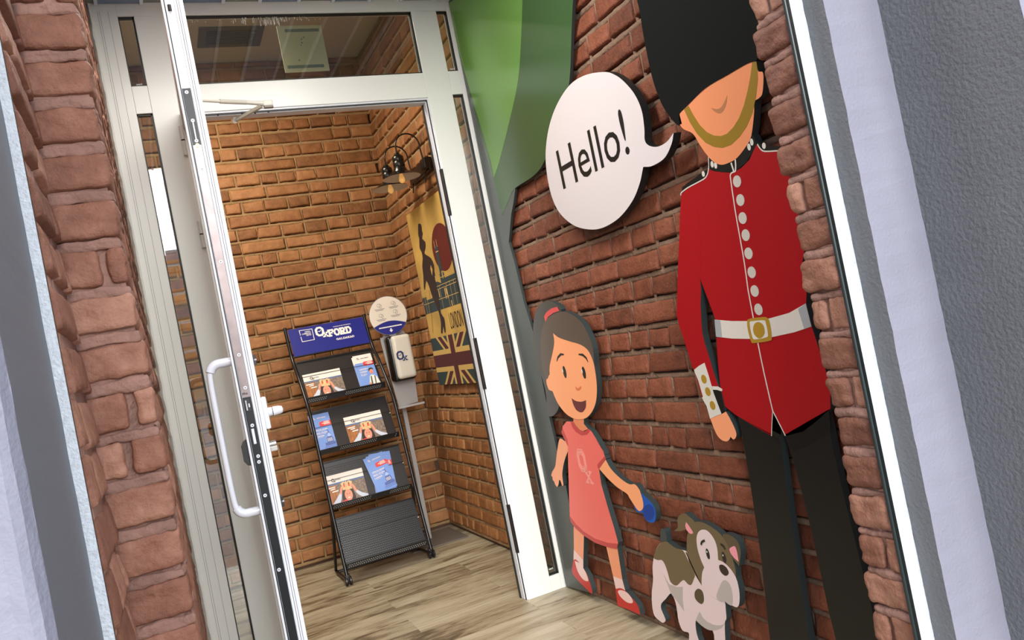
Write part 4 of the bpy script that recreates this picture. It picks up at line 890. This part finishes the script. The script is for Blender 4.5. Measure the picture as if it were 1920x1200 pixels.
# flag
f0 = .90; f1 = CV.at(*K4([(225, 870)])[0])[1]; fc = (CV.at(*K4([(352, 990)])[0])[0], CV.at(*K4([(352, 1005)])[0])[1])
b.slab(CV, [(a0, f0), (a1, f0), (a1, f1), (a0, f1)], 0, .0016, TEAL, flat=True)
def clipq(P, x0, x1, z0, z1):
    for ax, lim, sg in ((0, x0, 1), (0, x1, -1), (1, z0, 1), (1, z1, -1)):
        out = []
        for i in range(len(P)):
            p, q_ = P[i-1], P[i]; dp, dq = (p[ax]-lim)*sg, (q_[ax]-lim)*sg
            if (dp >= 0) != (dq >= 0): t = dp/(dp-dq); out.append((p[0]+(q_[0]-p[0])*t, p[1]+(q_[1]-p[1])*t))
            if dq >= 0: out.append(q_)
        P = out
        if not P: break
    return P
for w_, M, of in ((.075, GOLD, .0020), (.036, MAR, .0024)):
    for sx_, sz_ in ((1, 1), (1, -1), (-1, 1), (-1, -1)):
        P = clipq(seg_poly(fc, (fc[0]+sx_*.5, fc[1]+sz_*.36), w_), a0, a1, f0, f1)
        if len(P) > 2: b.slab(CV, P, 0, of, M, flat=True)
for w_, M, of in ((.125, GOLD, .0028), (.07, MAR, .0032)):
    b.slab(CV, [(a0, fc[1]-w_/2), (a1, fc[1]-w_/2), (a1, fc[1]+w_/2), (a0, fc[1]+w_/2)], 0, of, M, flat=True); b.slab(CV, [(fc[0]-w_/2, f0), (fc[0]+w_/2, f0), (fc[0]+w_/2, f1), (fc[0]-w_/2, f1)], 0, of, M, flat=True)
b.build('painting', pc)

# wall lamp with two gooseneck arms
LB = mat('lamp black', (14, 14, 15), .25, spec=.6); LW = mat('lamp shade lining', (205, 200, 192), .4)
lamp = thing('wall_lamp', (1.45, 4.05, 2.06), 'black double gooseneck wall lamp on the brick above the picture', 'lamp')
b = MB(); b.box((1.425, 3.87, 2.03), (1.452, 4.22, 2.10), LB, .008); b.box((1.40, 3.86, 2.04), (1.43, 3.93, 2.095), LB, .006); b.build('wall_plate', lamp)
for yl in (3.965, 4.195):
    b = MB(); pts = [(1.44, yl, 2.05), (1.438, yl, 2.10), (1.432, yl, 2.16)]
    for k in range(0, 13): t = PI*k/12; pts.append((1.366+.066*math.cos(t), yl, 2.19+.066*math.sin(t)))
    pts.append((1.30, yl, 2.15)); b.tube(pts, .0042, LB, 10); b.tube([(1.438, yl, 2.05), (1.425, yl, 1.985)], [.0042, .003], LB, 8)
    am = b.build('gooseneck_arm', lamp, smooth=True)
    b = MB(); b.lathe((1.30, yl, 2.045), [(.004, .115), (.012, .112), (.016, .104), (.018, .100), (.027, .094), (.030, .088), (.031, .070), (.029, .066), (.031, .062), (.031, .040), (.029, .036), (.032, .032), (.036, .022), (.040, .012)], LB)
    b.build('lamp_housing', lamp, smooth=True)
    b = MB(); b.lathe((1.30, yl, 2.045), [(.034, .014), (.046, .010), (.075, -.006), (.100, -.018), (.101, -.020)], LB); b.lathe((1.30, yl, 2.0435), [(.101, -.0185), (.075, -.006), (.046, .008), (.020, .012), (.002, .012)], LW)
    sh_ = b.build('lamp_shade', lamp, smooth=True)
    b = MB(); b.lathe((1.30, yl, 2.035), [(.001, -.040), (.012, -.034), (.017, -.022), (.014, -.008), (.009, .004), (.009, .016)], mat('warm bulb', (236, 190, 110), .2, emit=((255, 190, 110), .25)), seg=16); b.build('bulb', lamp, smooth=True)

# leaflet rack
rk = thing('leaflet_rack', (.9, 4.35, 0), 'black perforated metal leaflet rack on castors with blue header board', 'leaflet rack')
RB = mat('rack black', (20, 20, 22), .3, spec=.55); RBM = mat('rack mesh black', (22, 23, 26), .38)
XL_, XR_ = .668, 1.132
prof = [(4.205, .055), (4.262, .30), (4.305, .55), (4.352, .84), (4.398, .95), (4.505, 1.09), (4.60, 1.19), (4.64, 1.27), (4.672, 1.395)]
sp_ = open_smooth(prof, 5)
for x_ in (XL_, XR_):
    b = MB(); b.tube([(x_, y, z) for y, z in sp_], .0095, RB, 12); b.build('side_post', rk, smooth=True)
    b = MB(); b.tube([(x_+.004*(1 if x_ < .9 else -1), 4.325, .385), (x_+.002, 4.40, .22), (x_, 4.50, .06), (x_, 4.53, .02), (x_, 4.50, .012), (x_, 4.24, .03)], .0085, RB, 10); b.build('rear_leg', rk, smooth=True)
    b = MB()
    yc = 4.212 if x_ < .9 else 4.235
    for s_ in (-.011, .011): b.lathe((x_+.004+s_-.007, yc, .024), [(.001, 0), (.02, 0), (.0235, .003), (.0235, .011), (.02, .014), (.001, .014)], RB, axis=(1, 0, 0), seg=18)
    b.box((x_-.008, yc-.012, .02), (x_+.016, yc+.012, .06), RB, .004); b.build('castor', rk, smooth=True)
b = MB(); b.tube([(XL_, 4.50, .014), (XR_, 4.50, .014)], .0085, RB, 10); b.build('cross_bar', rk)
# header board
hv = Vector((0, 4.672-4.605, 1.385-1.222)); HP = Plane((XL_+.012, 4.600, 1.222), (1, 0, 0), hv)
hw = XR_-XL_-.024; hh = .172
BLU = mat('header blue', (30, 36, 130), .35); PW = mat('print white', (236, 232, 226), .6)
b = MB(); b.slab(HP, [(0, 0), (hw, 0), (hw, hh), (0, hh)], -.004, 0, BLU); b.slab(HP, [(0, -.006), (hw, -.006), (hw, 0), (0, 0)], -.005, .003, RB)
hd = b.build('header_board', rk)
b = MB(); fx = lambda x, y: HP.at(520+x/10.667, 580+y/10.667)
for P in ([(435, 430), (690, 392)], [(690, 392), (742, 605)], [(742, 605), (500, 650)], [(500, 650), (470, 555)], [(435, 430), (462, 520)]):
    b.slab(HP, seg_poly(fx(*P[0]), fx(*P[1]), .0035), 0, .0008, PW, flat=True)
for tx_, x0_, y0_, x1_ in (('OPEN', 550, 470, 660), ('CAMBRIDGE', 495, 515, 675), ('CENTRE', 580, 535, 682)):
    p = fx(x0_, y0_); q_ = fx(x1_, y0_-(x1_-x0_)*.16); text_on(b, HP, tx_, p[0], p[1], q_[0]-p[0], .0085, .0008, PW, bold=.02)
p = fx(845, 445); ox_emblem(b, HP, p[0], p[1], fx(845, 350)[1]-fx(855, 540)[1], .0009, PW)
p = fx(1055, 545); q_ = fx(1500, 465); slab_text(b, HP, 'FORD', p[0]-.002, p[1]+.004, q_[0]-p[0]-.004, (fx(1100, 410)[1]-fx(1120, 530)[1])*.92, .0009, PW, sw=.3, gap=.34)
p = fx(1190, 610); q_ = fx(1540, 560); slab_text(b, HP, 'GALDAKAO', p[0], p[1]-.001, q_[0]-p[0], .010, .0009, PW, sw=.27, gap=.3)
p = fx(1115, 360); q_ = fx(1470, 300); text_on(b, HP, 'LANGUAGE SCHOOL', p[0], p[1], q_[0]-p[0], .0055, .0009, PW, bold=.03)
b.build('header_lettering', hd)
# four perforated shelves: each a leaning back panel with a lipped tray
HOLE = mat('perforation shadow', (4, 4, 5), .8); HOLE2 = mat('perforation seen through', (62, 48, 38), .8); DOT2 = mat('lip perforation', (150, 148, 142), .6); DOT = mat('perforation rim', (104, 106, 112), .3, spec=.7)
tiers = [((4.455, .955), (4.452, .983), (4.62, 1.190)), ((4.368, .674), (4.362, .697), (4.515, .902)), ((4.312, .384), (4.306, .407), (4.425, .622)), ((4.205, .086), (4.202, .113), (4.345, .325))]
shelf_planes = []
for ti, (lo, li, tp_) in enumerate(tiers):
    b = MB(); x0_, x1_ = XL_+.008, XR_-.008
    bot = (lo[0]+.045, lo[1]+.004)
    SPn = Plane((x0_, bot[0], bot[1]), (1, 0, 0), (0, tp_[0]-bot[0], tp_[1]-bot[1])); L_ = math.hypot(tp_[0]-bot[0], tp_[1]-bot[1]); w_ = x1_-x0_
    shelf_planes.append((SPn, L_, w_))
    b.slab(SPn, [(0, 0), (w_, 0), (w_, L_), (0, L_)], -.0015, 0, RBM)
    b.box((x0_, tp_[0]-.002, tp_[1]-.012), (x1_, tp_[0]+.008, tp_[1]+.002), RB, .002)
    b.box((x0_, lo[0], lo[1]-.001), (x1_, bot[0], lo[1]+.002), RBM, .0005)
    LPn = Plane((x0_, lo[0], lo[1]), (1, 0, 0), (0, li[0]-lo[0], li[1]-lo[1])); lh = math.hypot(li[0]-lo[0], li[1]-lo[1])
    b.slab(LPn, [(0, -.003), (w_, -.003), (w_, lh), (0, lh)], -.0015, 0, RB)
    b.tube([(x0_, li[0], li[1]), (x1_, li[0], li[1])], .003, RB, 8)
    # perforations
    st = .0115; rows = int((L_-.03)/st)
    for j in range(rows):
        for i in range(int((w_-.02)/st)):
            c = (.012+i*st+(j % 2)*st/2, .018+j*st)
            b.slab(SPn, ell(c, .0034, .0034, 6), 0, .0004, HOLE if ti == 3 else HOLE2, flat=True)
            if ti == 3: b.slab(SPn, ell((c[0], c[1]+.003), .0022, .0012, 5), 0, .0006, DOT, flat=True)
    for j in range(2):
        for i in range(int((w_-.02)/st)):
            if (i//9+ti) % 3 == 1 and ti != 3: continue
            c = (.012+i*st+(j % 2)*st/2, .007+j*.009); b.slab(LPn, ell(c, .0028, .0028, 6), 0, .0005, DOT2, flat=True)
    sh_ = b.build('shelf', rk)
    if ti == 3: b2 = MB(); zz_ = (4.262, .245); b2.slab(SPn, [(0, L_*.62), (w_, L_*.62), (w_, L_*.63), (0, L_*.63)], 0, .003, BLACK); b2.build('shelf_bend', sh_)
    zb_ = SPn.p3(0, L_*.56, .001)
    for x_ in (x0_+.004, x1_-.004): b2 = MB(); q_ = Vector((x_, zb_.y-.004, zb_.z)); b2.tube([q_, q_+Vector((0, -.004, .001))], .003, SILV, 8); b2.build('rivet', sh_)
    if ti < 3:
        b2 = MB(); p = SPn.p3(0, L_*.58, .014); b2.tube([(x0_, p.y, p.z), (x1_, p.y, p.z)], .0012, BLACK, 6); b2.build('retaining_wire', sh_)

# leaflets
PA = mat('paper white', (236, 226, 216), .5); SKY = mat('print light blue', (122, 156, 222), .45); PR = mat('print red', (222, 62, 62), .45); PD = mat('print dark', (60, 60, 66), .5)
WD = mat('print wood', (168, 104, 50), .5, var=.3, vscale=40); ST = mat('print stone', (130, 112, 98), .5, var=.5, vscale=120); PSK = mat('print skin', (226, 150, 122), .5); PHR = mat('print hair', (48, 30, 26), .5); PCR = mat('print crown', (222, 184, 130), .5, var=.2, vscale=90); PSL = mat('print sleeve', (206, 212, 226), .5); PTR = mat('print tower', (84, 104, 168), .5); NV = mat('print navy', (46, 56, 96), .5)
def leaf_plane(ti, x, along, dep=.006, rot=0):
    SPn, L_, w_ = shelf_planes[ti]; u = SPn.u*math.cos(rot)+SPn.v*math.sin(rot); v = -SPn.u*math.sin(rot)+SPn.v*math.cos(rot)
    return Plane(SPn.p3(x-(XL_+.008), along, dep), u, v)
def booklet_photo(x, ti, label, w=.212, h=.162):
    pl = leaf_plane(ti, x, .004, .012); t = thing('brochure', pl.o, label, 'brochure', 'landscape brochures in the rack')
    b = MB(); R_ = lambda P, lv, M: b.slab(pl, [(a*w, c*h) for a, c in P], 0, lv*.0003, M, flat=True)
    b.slab(pl, [(0, 0), (w, 0), (w, h), (0, h)], -.004, 0, PA)
    R_([(0, 0), (1, 0), (1, .70), (0, .70)], 1, ST); R_([(0, 0), (.28, 0), (.25, .70), (0, .70)], 2, WD); R_([(0, .66), (1, .66), (1, .72), (0, .72)], 2, mat('print dusk sky', (92, 112, 150), .5))
    for k in range(4): R_([(.06+.07*k, 0), (.065+.07*k, 0), (.065+.07*k, .62), (.06+.07*k, .62)], 3, PHR) if k < 3 else None
    R_(smooth([(.34, .10), (.36, .35), (.42, .46), (.52, .48), (.62, .44), (.66, .3), (.68, .08), (.6, 0), (.4, 0)], 3), 4, PHR)
    R_(ell((.515, .23), .10, .195, 18), 5, PSK); R_(ell((.515, .14), .035, .022, 10), 6, PA)
    for ex in (.482, .548): R_(ell((ex, .27), .012, .014, 8), 6, PHR)
    R_([(.40, .42), (.63, .40), (.64, .47), (.40, .49)], 6, PCR)
    R_([(.40, .48), (.63, .46), (.67, .64), (.60, .70), (.53, .66), (.52, .72), (.50, .67), (.44, .70), (.38, .66)], 6, PCR)
    R_(smooth([(.44, .52), (.47, .52), (.47, .59), (.44, .60)], 3), 7, PR); R_(smooth([(.56, .51), (.59, .51), (.60, .58), (.56, .59)], 3), 7, PR)
    R_([(.44, .60), (.47, .60), (.46, .66)], 8, PHR); R_([(.56, .59), (.60, .59), (.58, .65)], 8, PHR)
    R_(smooth([(.05, 0), (.14, 0), (.24, 0), (.30, .12), (.36, .32), (.36, .34), (.31, .36), (.20, .20)], 2), 5, PSL); R_(smooth([(.31, .33), (.35, .30), (.38, .42), (.40, .52), (.37, .56), (.33, .46)], 3), 6, PSK)
    R_(smooth([(.98, .04), (1, .10), (.85, .20), (.75, .32), (.70, .28), (.78, .12), (.9, .02)], 2), 5, PSL); R_(smooth([(.74, .32), (.69, .28), (.66, .44), (.62, .54), (.65, .58), (.70, .50)], 3), 6, PSK)
    R_([(.30, 0), (.44, .0), (.50, .04), (.42, .10), (.32, .07)], 7, PR)
    for k, (x_, y_, w2) in enumerate(((.03, .56, .20), (.10, .50, .12), (.13, .42, .16))): R_([(x_, y_), (x_+w2, y_+.01), (x_+w2, y_+.05), (x_, y_+.04)], 8, PA)
    ox_emblem(b, pl, .21*w, .82*h, .055*h*2, .0004, PD); text_on(b, pl, 'XFORD', .25*w, .79*h, .16*w, .05*h, .0004, PD, bold=.02)
    text_on(b, pl, 'open', .12*w, .81*h, .05*w, .03*h, .0004, mat('print pale grey', (170, 166, 160), .5))
    b.build('cover', t); return t
booklet_photo(.697, 0, 'landscape brochure of a crowned child, on the top shelf')
booklet_photo(.857, 1, 'landscape brochure of a crowned child, right side of second shelf')
booklet_photo(.676, 2, 'landscape brochure of a crowned child, left side of third shelf')
def booklet_blue(x, ti, label, kind='tower', w=.104, h=.218, rot=0, dep=.010, along=.004, thick=.004, group='tall blue leaflets in the rack'):
    pl = leaf_plane(ti, x, along, dep, rot); t = thing('leaflet', pl.o, label, 'leaflet', group)
    b = MB(); R_ = lambda P, lv, M: b.slab(pl, [(a*w, c*h) for a, c in P], 0, lv*.0003, M, flat=True)
    b.slab(pl, [(0, 0), (w, 0), (w, h), (0, h)], -thick, 0, SKY, PA)
    inkM = PA
    if kind == 'boy': R_([(0, .76), (1, .76), (1, 1), (0, 1)], 1, PA); inkM = PD
    ox_emblem(b, pl, .22*w, .90*h, .055*h, .0005, inkM); text_on(b, pl, 'XFORD', .36*w, .872*h, .46*w, .032*h, .0005, inkM, bold=.04)
    R_(smooth([(.44, .68), (.52, .655), (1, .655), (1, .655), (1, .78), (1, .78), (.52, .78), (.44, .74)], 3), 2, PR)
    for k, (x0_, w2) in enumerate(((.66, .26), (.56, .38), (.64, .30))): R_([(x0_, .75-k*.03), (x0_+w2, .75-k*.03), (x0_+w2, .767-k*.03), (x0_, .767-k*.03)], 3, PA)
    lines = ('OFFICIAL EXAMS', 'BIG FUN!', '100%') if kind == 'tower' else ('LEARN', '100%', 'FUN')
    for k, s_ in enumerate(lines):
        ww = min(.62, .075*len(s_)+.1); hh_ = .032; z_ = .555-k*.085
        text_on(b, pl, s_, .14*w, z_*h, ww*w, hh_*h, .0005, PA, bold=.04); R_([(.14, z_-.022), (.14+ww*.8, z_-.022), (.14+ww*.8, z_-.016), (.14, z_-.016)], 2, PA)
    if kind == 'tower':
        R_([(.48, .12), (.98, .12), (.98, .20), (.90, .20), (.90, .32), (.84, .36), (.84, .42), (.78, .47), (.77, .54), (.73, .54), (.72, .47), (.66, .42), (.66, .36), (.60, .32), (.60, .20), (.48, .20)], 2, PTR)
        R_(smooth([(.66, .36), (.70, .43), (.75, .45), (.80, .43), (.84, .36)], 2), 3, mat('print dome', (170, 190, 236), .5))
        for x0_ in (.64, .70, .76, .82): R_([(x0_, .22), (x0_+.025, .22), (x0_+.025, .31), (x0_, .31)], 3, PA)
        R_([(.42, .085), (1, .085), (1, .10), (.42, .10)], 2, PTR); R_([(.42, .05), (1, .05), (1, .062), (.42, .062)], 2, PTR)
    else:
        R_(smooth([(.44, .02), (.50, .18), (.58, .32), (.70, .36), (.88, .32), (.97, .22), (.99, .03)], 3), 2, PA)
        R_([(.56, .10), (.62, .32), (.68, .33), (.64, .06)], 3, mat('print olive', (70, 84, 64), .5)); R_([(.82, .08), (.88, .31), (.82, .33), (.76, .06)], 3, mat('print olive', (70, 84, 64), .5))
        R_(smooth([(.42, .02), (.44, .12), (.54, .14), (.60, .04), (.56, .01)], 3), 3, PSK); R_(ell((.74, .46), .105, .072, 16), 3, PSK)
        R_(smooth([(.62, .47), (.62, .54), (.72, .57), (.84, .55), (.87, .49), (.82, .52), (.70, .52)], 3), 4, PHR); R_(ell((.745, .425), .035, .014, 10), 4, PR)
        R_([(.60, .0), (.98, 0), (.98, .03), (.60, .03)], 4, PR)
    b.build('cover', t); return t
booklet_blue(.993, 0, 'white topped leaflet of a laughing boy behind another at top right of the rack', 'boy', w=.110, dep=.0055, h=.212)
booklet_blue(1.000, 0, 'foremost leaflet of a laughing boy, white top, at top right of the rack', 'boy', w=.108, dep=.0105)
booklet_blue(.674, 1, 'blue leaflet standing at the left end of the second shelf', 'tower', w=.112)
booklet_blue(.930, 2, 'blue leaflet at the back of the fanned pile, upright edge', 'tower', w=.120, h=.224, rot=-.06, dep=.006)
booklet_blue(.935, 2, 'blue leaflet in the middle of the fanned pile', 'tower', w=.112, h=.214, rot=.05, dep=.0105)
booklet_blue(.940, 2, 'foremost tilted blue leaflet of the fanned pile on the third shelf', 'tower', w=.116, h=.208, rot=.17, dep=.0155, along=.002)

# sanitiser stand
ds = thing('sanitiser_stand', (1.26, 4.63, 0), 'grey hand sanitiser stand with round sign beside the leaflet rack', 'sanitiser stand')
GY = mat('stand grey', (168, 164, 162), .4); GYD = mat('base plate grey', (112, 106, 98), .5)
b = MB(); b.box((1.09, 4.44, .001), (1.43, 4.80, .007), GYD, .002); b.build('base_plate', ds)
b = MB(); b.box((1.243, 4.640, .007), (1.268, 4.662, .84), GY, .002); b.build('pole', ds)
BPp = Plane((0, 4.635, 0), (1, 0, 0), (0, 0, 1))
b = MB(); b.slab(BPp, smooth([BPp.at(*p) for p in [(724, 626), (724, 626), (756, 619), (756, 619), (764, 632), (768, 640), (784, 753), (784, 753), (748, 764), (748, 764), (715, 645), (716, 634)]], 3), -.003, 0, GY); b.build('back_plate', ds)
b = MB(); b.box((1.195, 4.53, .808), (1.352, 4.637, .814), GY, .002); b.box((1.195, 4.525, .808), (1.352, 4.531, .820), GY, .001); b.build('drip_tray', ds)
DP = Plane((0, 4.60, 0), (1, 0, 0), (0, 0, 1)); c = DP.at(728, 591.5); R0 = .1135
b = MB(); b.slab(DP, ell(c, R0+.003, R0+.003, 48), -.004, -.0005, mat('sign rim grey', (120, 118, 124), .4)); b.slab(DP, ell(c, R0, R0, 48), -.0005, 0, mat('sign cream', (232, 222, 206), .5), flat=False)
cap = [(c[0]+R0*math.cos(t), c[1]+R0*math.sin(t)) for t in [math.radians(-150+120*k/16) for k in range(17)]]
top_ = [(c[0]+R0*(.866-1.732*k/12), c[1]-R0*.5+.024*math.sin(PI*k/12)) for k in range(1, 12)]
b.slab(DP, cap+top_, 0, .0005, BLU, flat=True)
INK = mat('sign ink', (96, 92, 96), .5)
for ix, iz in ((-.045, .055), (.042, .058), (-.045, -.006), (.045, .006)):
    for P in (ell((c[0]+ix, c[1]+iz+.012), .012, .010, 10), ell((c[0]+ix+.008, c[1]+iz+.006), .007, .012, 10)):
        for i in range(10): b.slab(DP, seg_poly(P[i], P[(i+1) % 10], .0014), 0, .0006, INK, flat=True)
    for k in range(2): b.slab(DP, [(c[0]+ix-.03+k*.006, c[1]+iz-.012-k*.007), (c[0]+ix+.03-k*.008, c[1]+iz-.012-k*.007), (c[0]+ix+.03-k*.008, c[1]+iz-.0095-k*.007), (c[0]+ix-.03+k*.006, c[1]+iz-.0095-k*.007)], 0, .0006, INK, flat=True)
b.slab(DP, [(c[0]-.07, c[1]-R0*.62), (c[0]+.07, c[1]-R0*.62), (c[0]+.07, c[1]-R0*.56), (c[0]-.07, c[1]-R0*.56)], 0, .0008, PW, flat=True)
b.slab(DP, [(c[0]-.012, c[1]-.088), (c[0], c[1]-.101), (c[0]+.012, c[1]-.088), (c[0]+.005, c[1]-.088), (c[0]+.005, c[1]-.078), (c[0]-.005, c[1]-.078), (c[0]-.005, c[1]-.088)], 0, .0008, PW, flat=True)
b.build('round_sign', ds)
b = MB(); b.box((1.265-.02, 4.603, 1.20), (1.265+.02, 4.634, 1.26), GY, .002); b.build('sign_bracket', ds)
# dispenser body: black back shell, pearl front cover
b = MB(); x0_, x1_ = 1.207, 1.345
b.box((x0_, 4.545, .962), (x1_, 4.634, 1.235), mat('dispenser black', (12, 14, 13), .25, spec=.6), .026, 4); b.build('dispenser_shell', ds, smooth=True)
b = MB(); b.box((x0_+.022, 4.522, .975), (x1_-.002, 4.60, 1.232), mat('dispenser pearl', (214, 208, 194), .28, spec=.6), .024, 5); cv = b.build('dispenser_cover', ds, smooth=True)
EPn = Plane((0, 4.5215, 0), (1, 0, 0), (0, 0, 1)); b = MB(); p = EPn.at(752, 670); ox_emblem(b, EPn, p[0]-.003, p[1]+.012, .052, .0006, mat('emblem navy', (40, 50, 96), .4)); b.build('dispenser_emblem', cv)

# ceiling grille
b = MB(); GG = mat('grille grey', (104, 102, 88), .5); GDk = mat('grille dark', (44, 46, 42), .6)
b.box((.489, 4.36, ZC-.008), (.83, 4.62, ZC), GG, .002); b.box((.53, 4.40, ZC-.009), (.79, 4.58, ZC-.004), GDk)
for k in range(8): b.box((.53, 4.405+k*.022, ZC-.013), (.79, 4.411+k*.022, ZC-.008), GG)
tag(b.build('ceiling_vent'), 'grey slatted air vent in the room ceiling seen above the doorway', 'vent')

# ================================================================== ACROSS THE STREET (seen mirrored in the narrow pane)
YBL = -62
bl = thing('apartment_building', (-3, YBL, 0), 'pale apartment block with orange balconies mirrored in the narrow left pane', 'building')
b = MB(); b.box((-12, YBL-9, 0), (8, YBL, 12.5), mat('facade pale', (250, 236, 205), .7)); b.build('facade', bl)
for k in range(5):
    b = MB(); z = 1.8+k*2.3
    b.box((-12, YBL-.02, z), (8, YBL+1.0, z+.9), mat('balcony orange', (236, 170, 110), .7)); b.box((-12, YBL+.98, z+.4), (8, YBL+1.05, z+.6), PW); b.build('balcony', bl)
    for i in range(6): b = MB(); b.box((-11+i*3.2, YBL-.03, z+1.0), (-9.4+i*3.2, YBL+.02, z+1.9), mat('window blue', (120, 150, 180), .3)); b.build('window', bl)
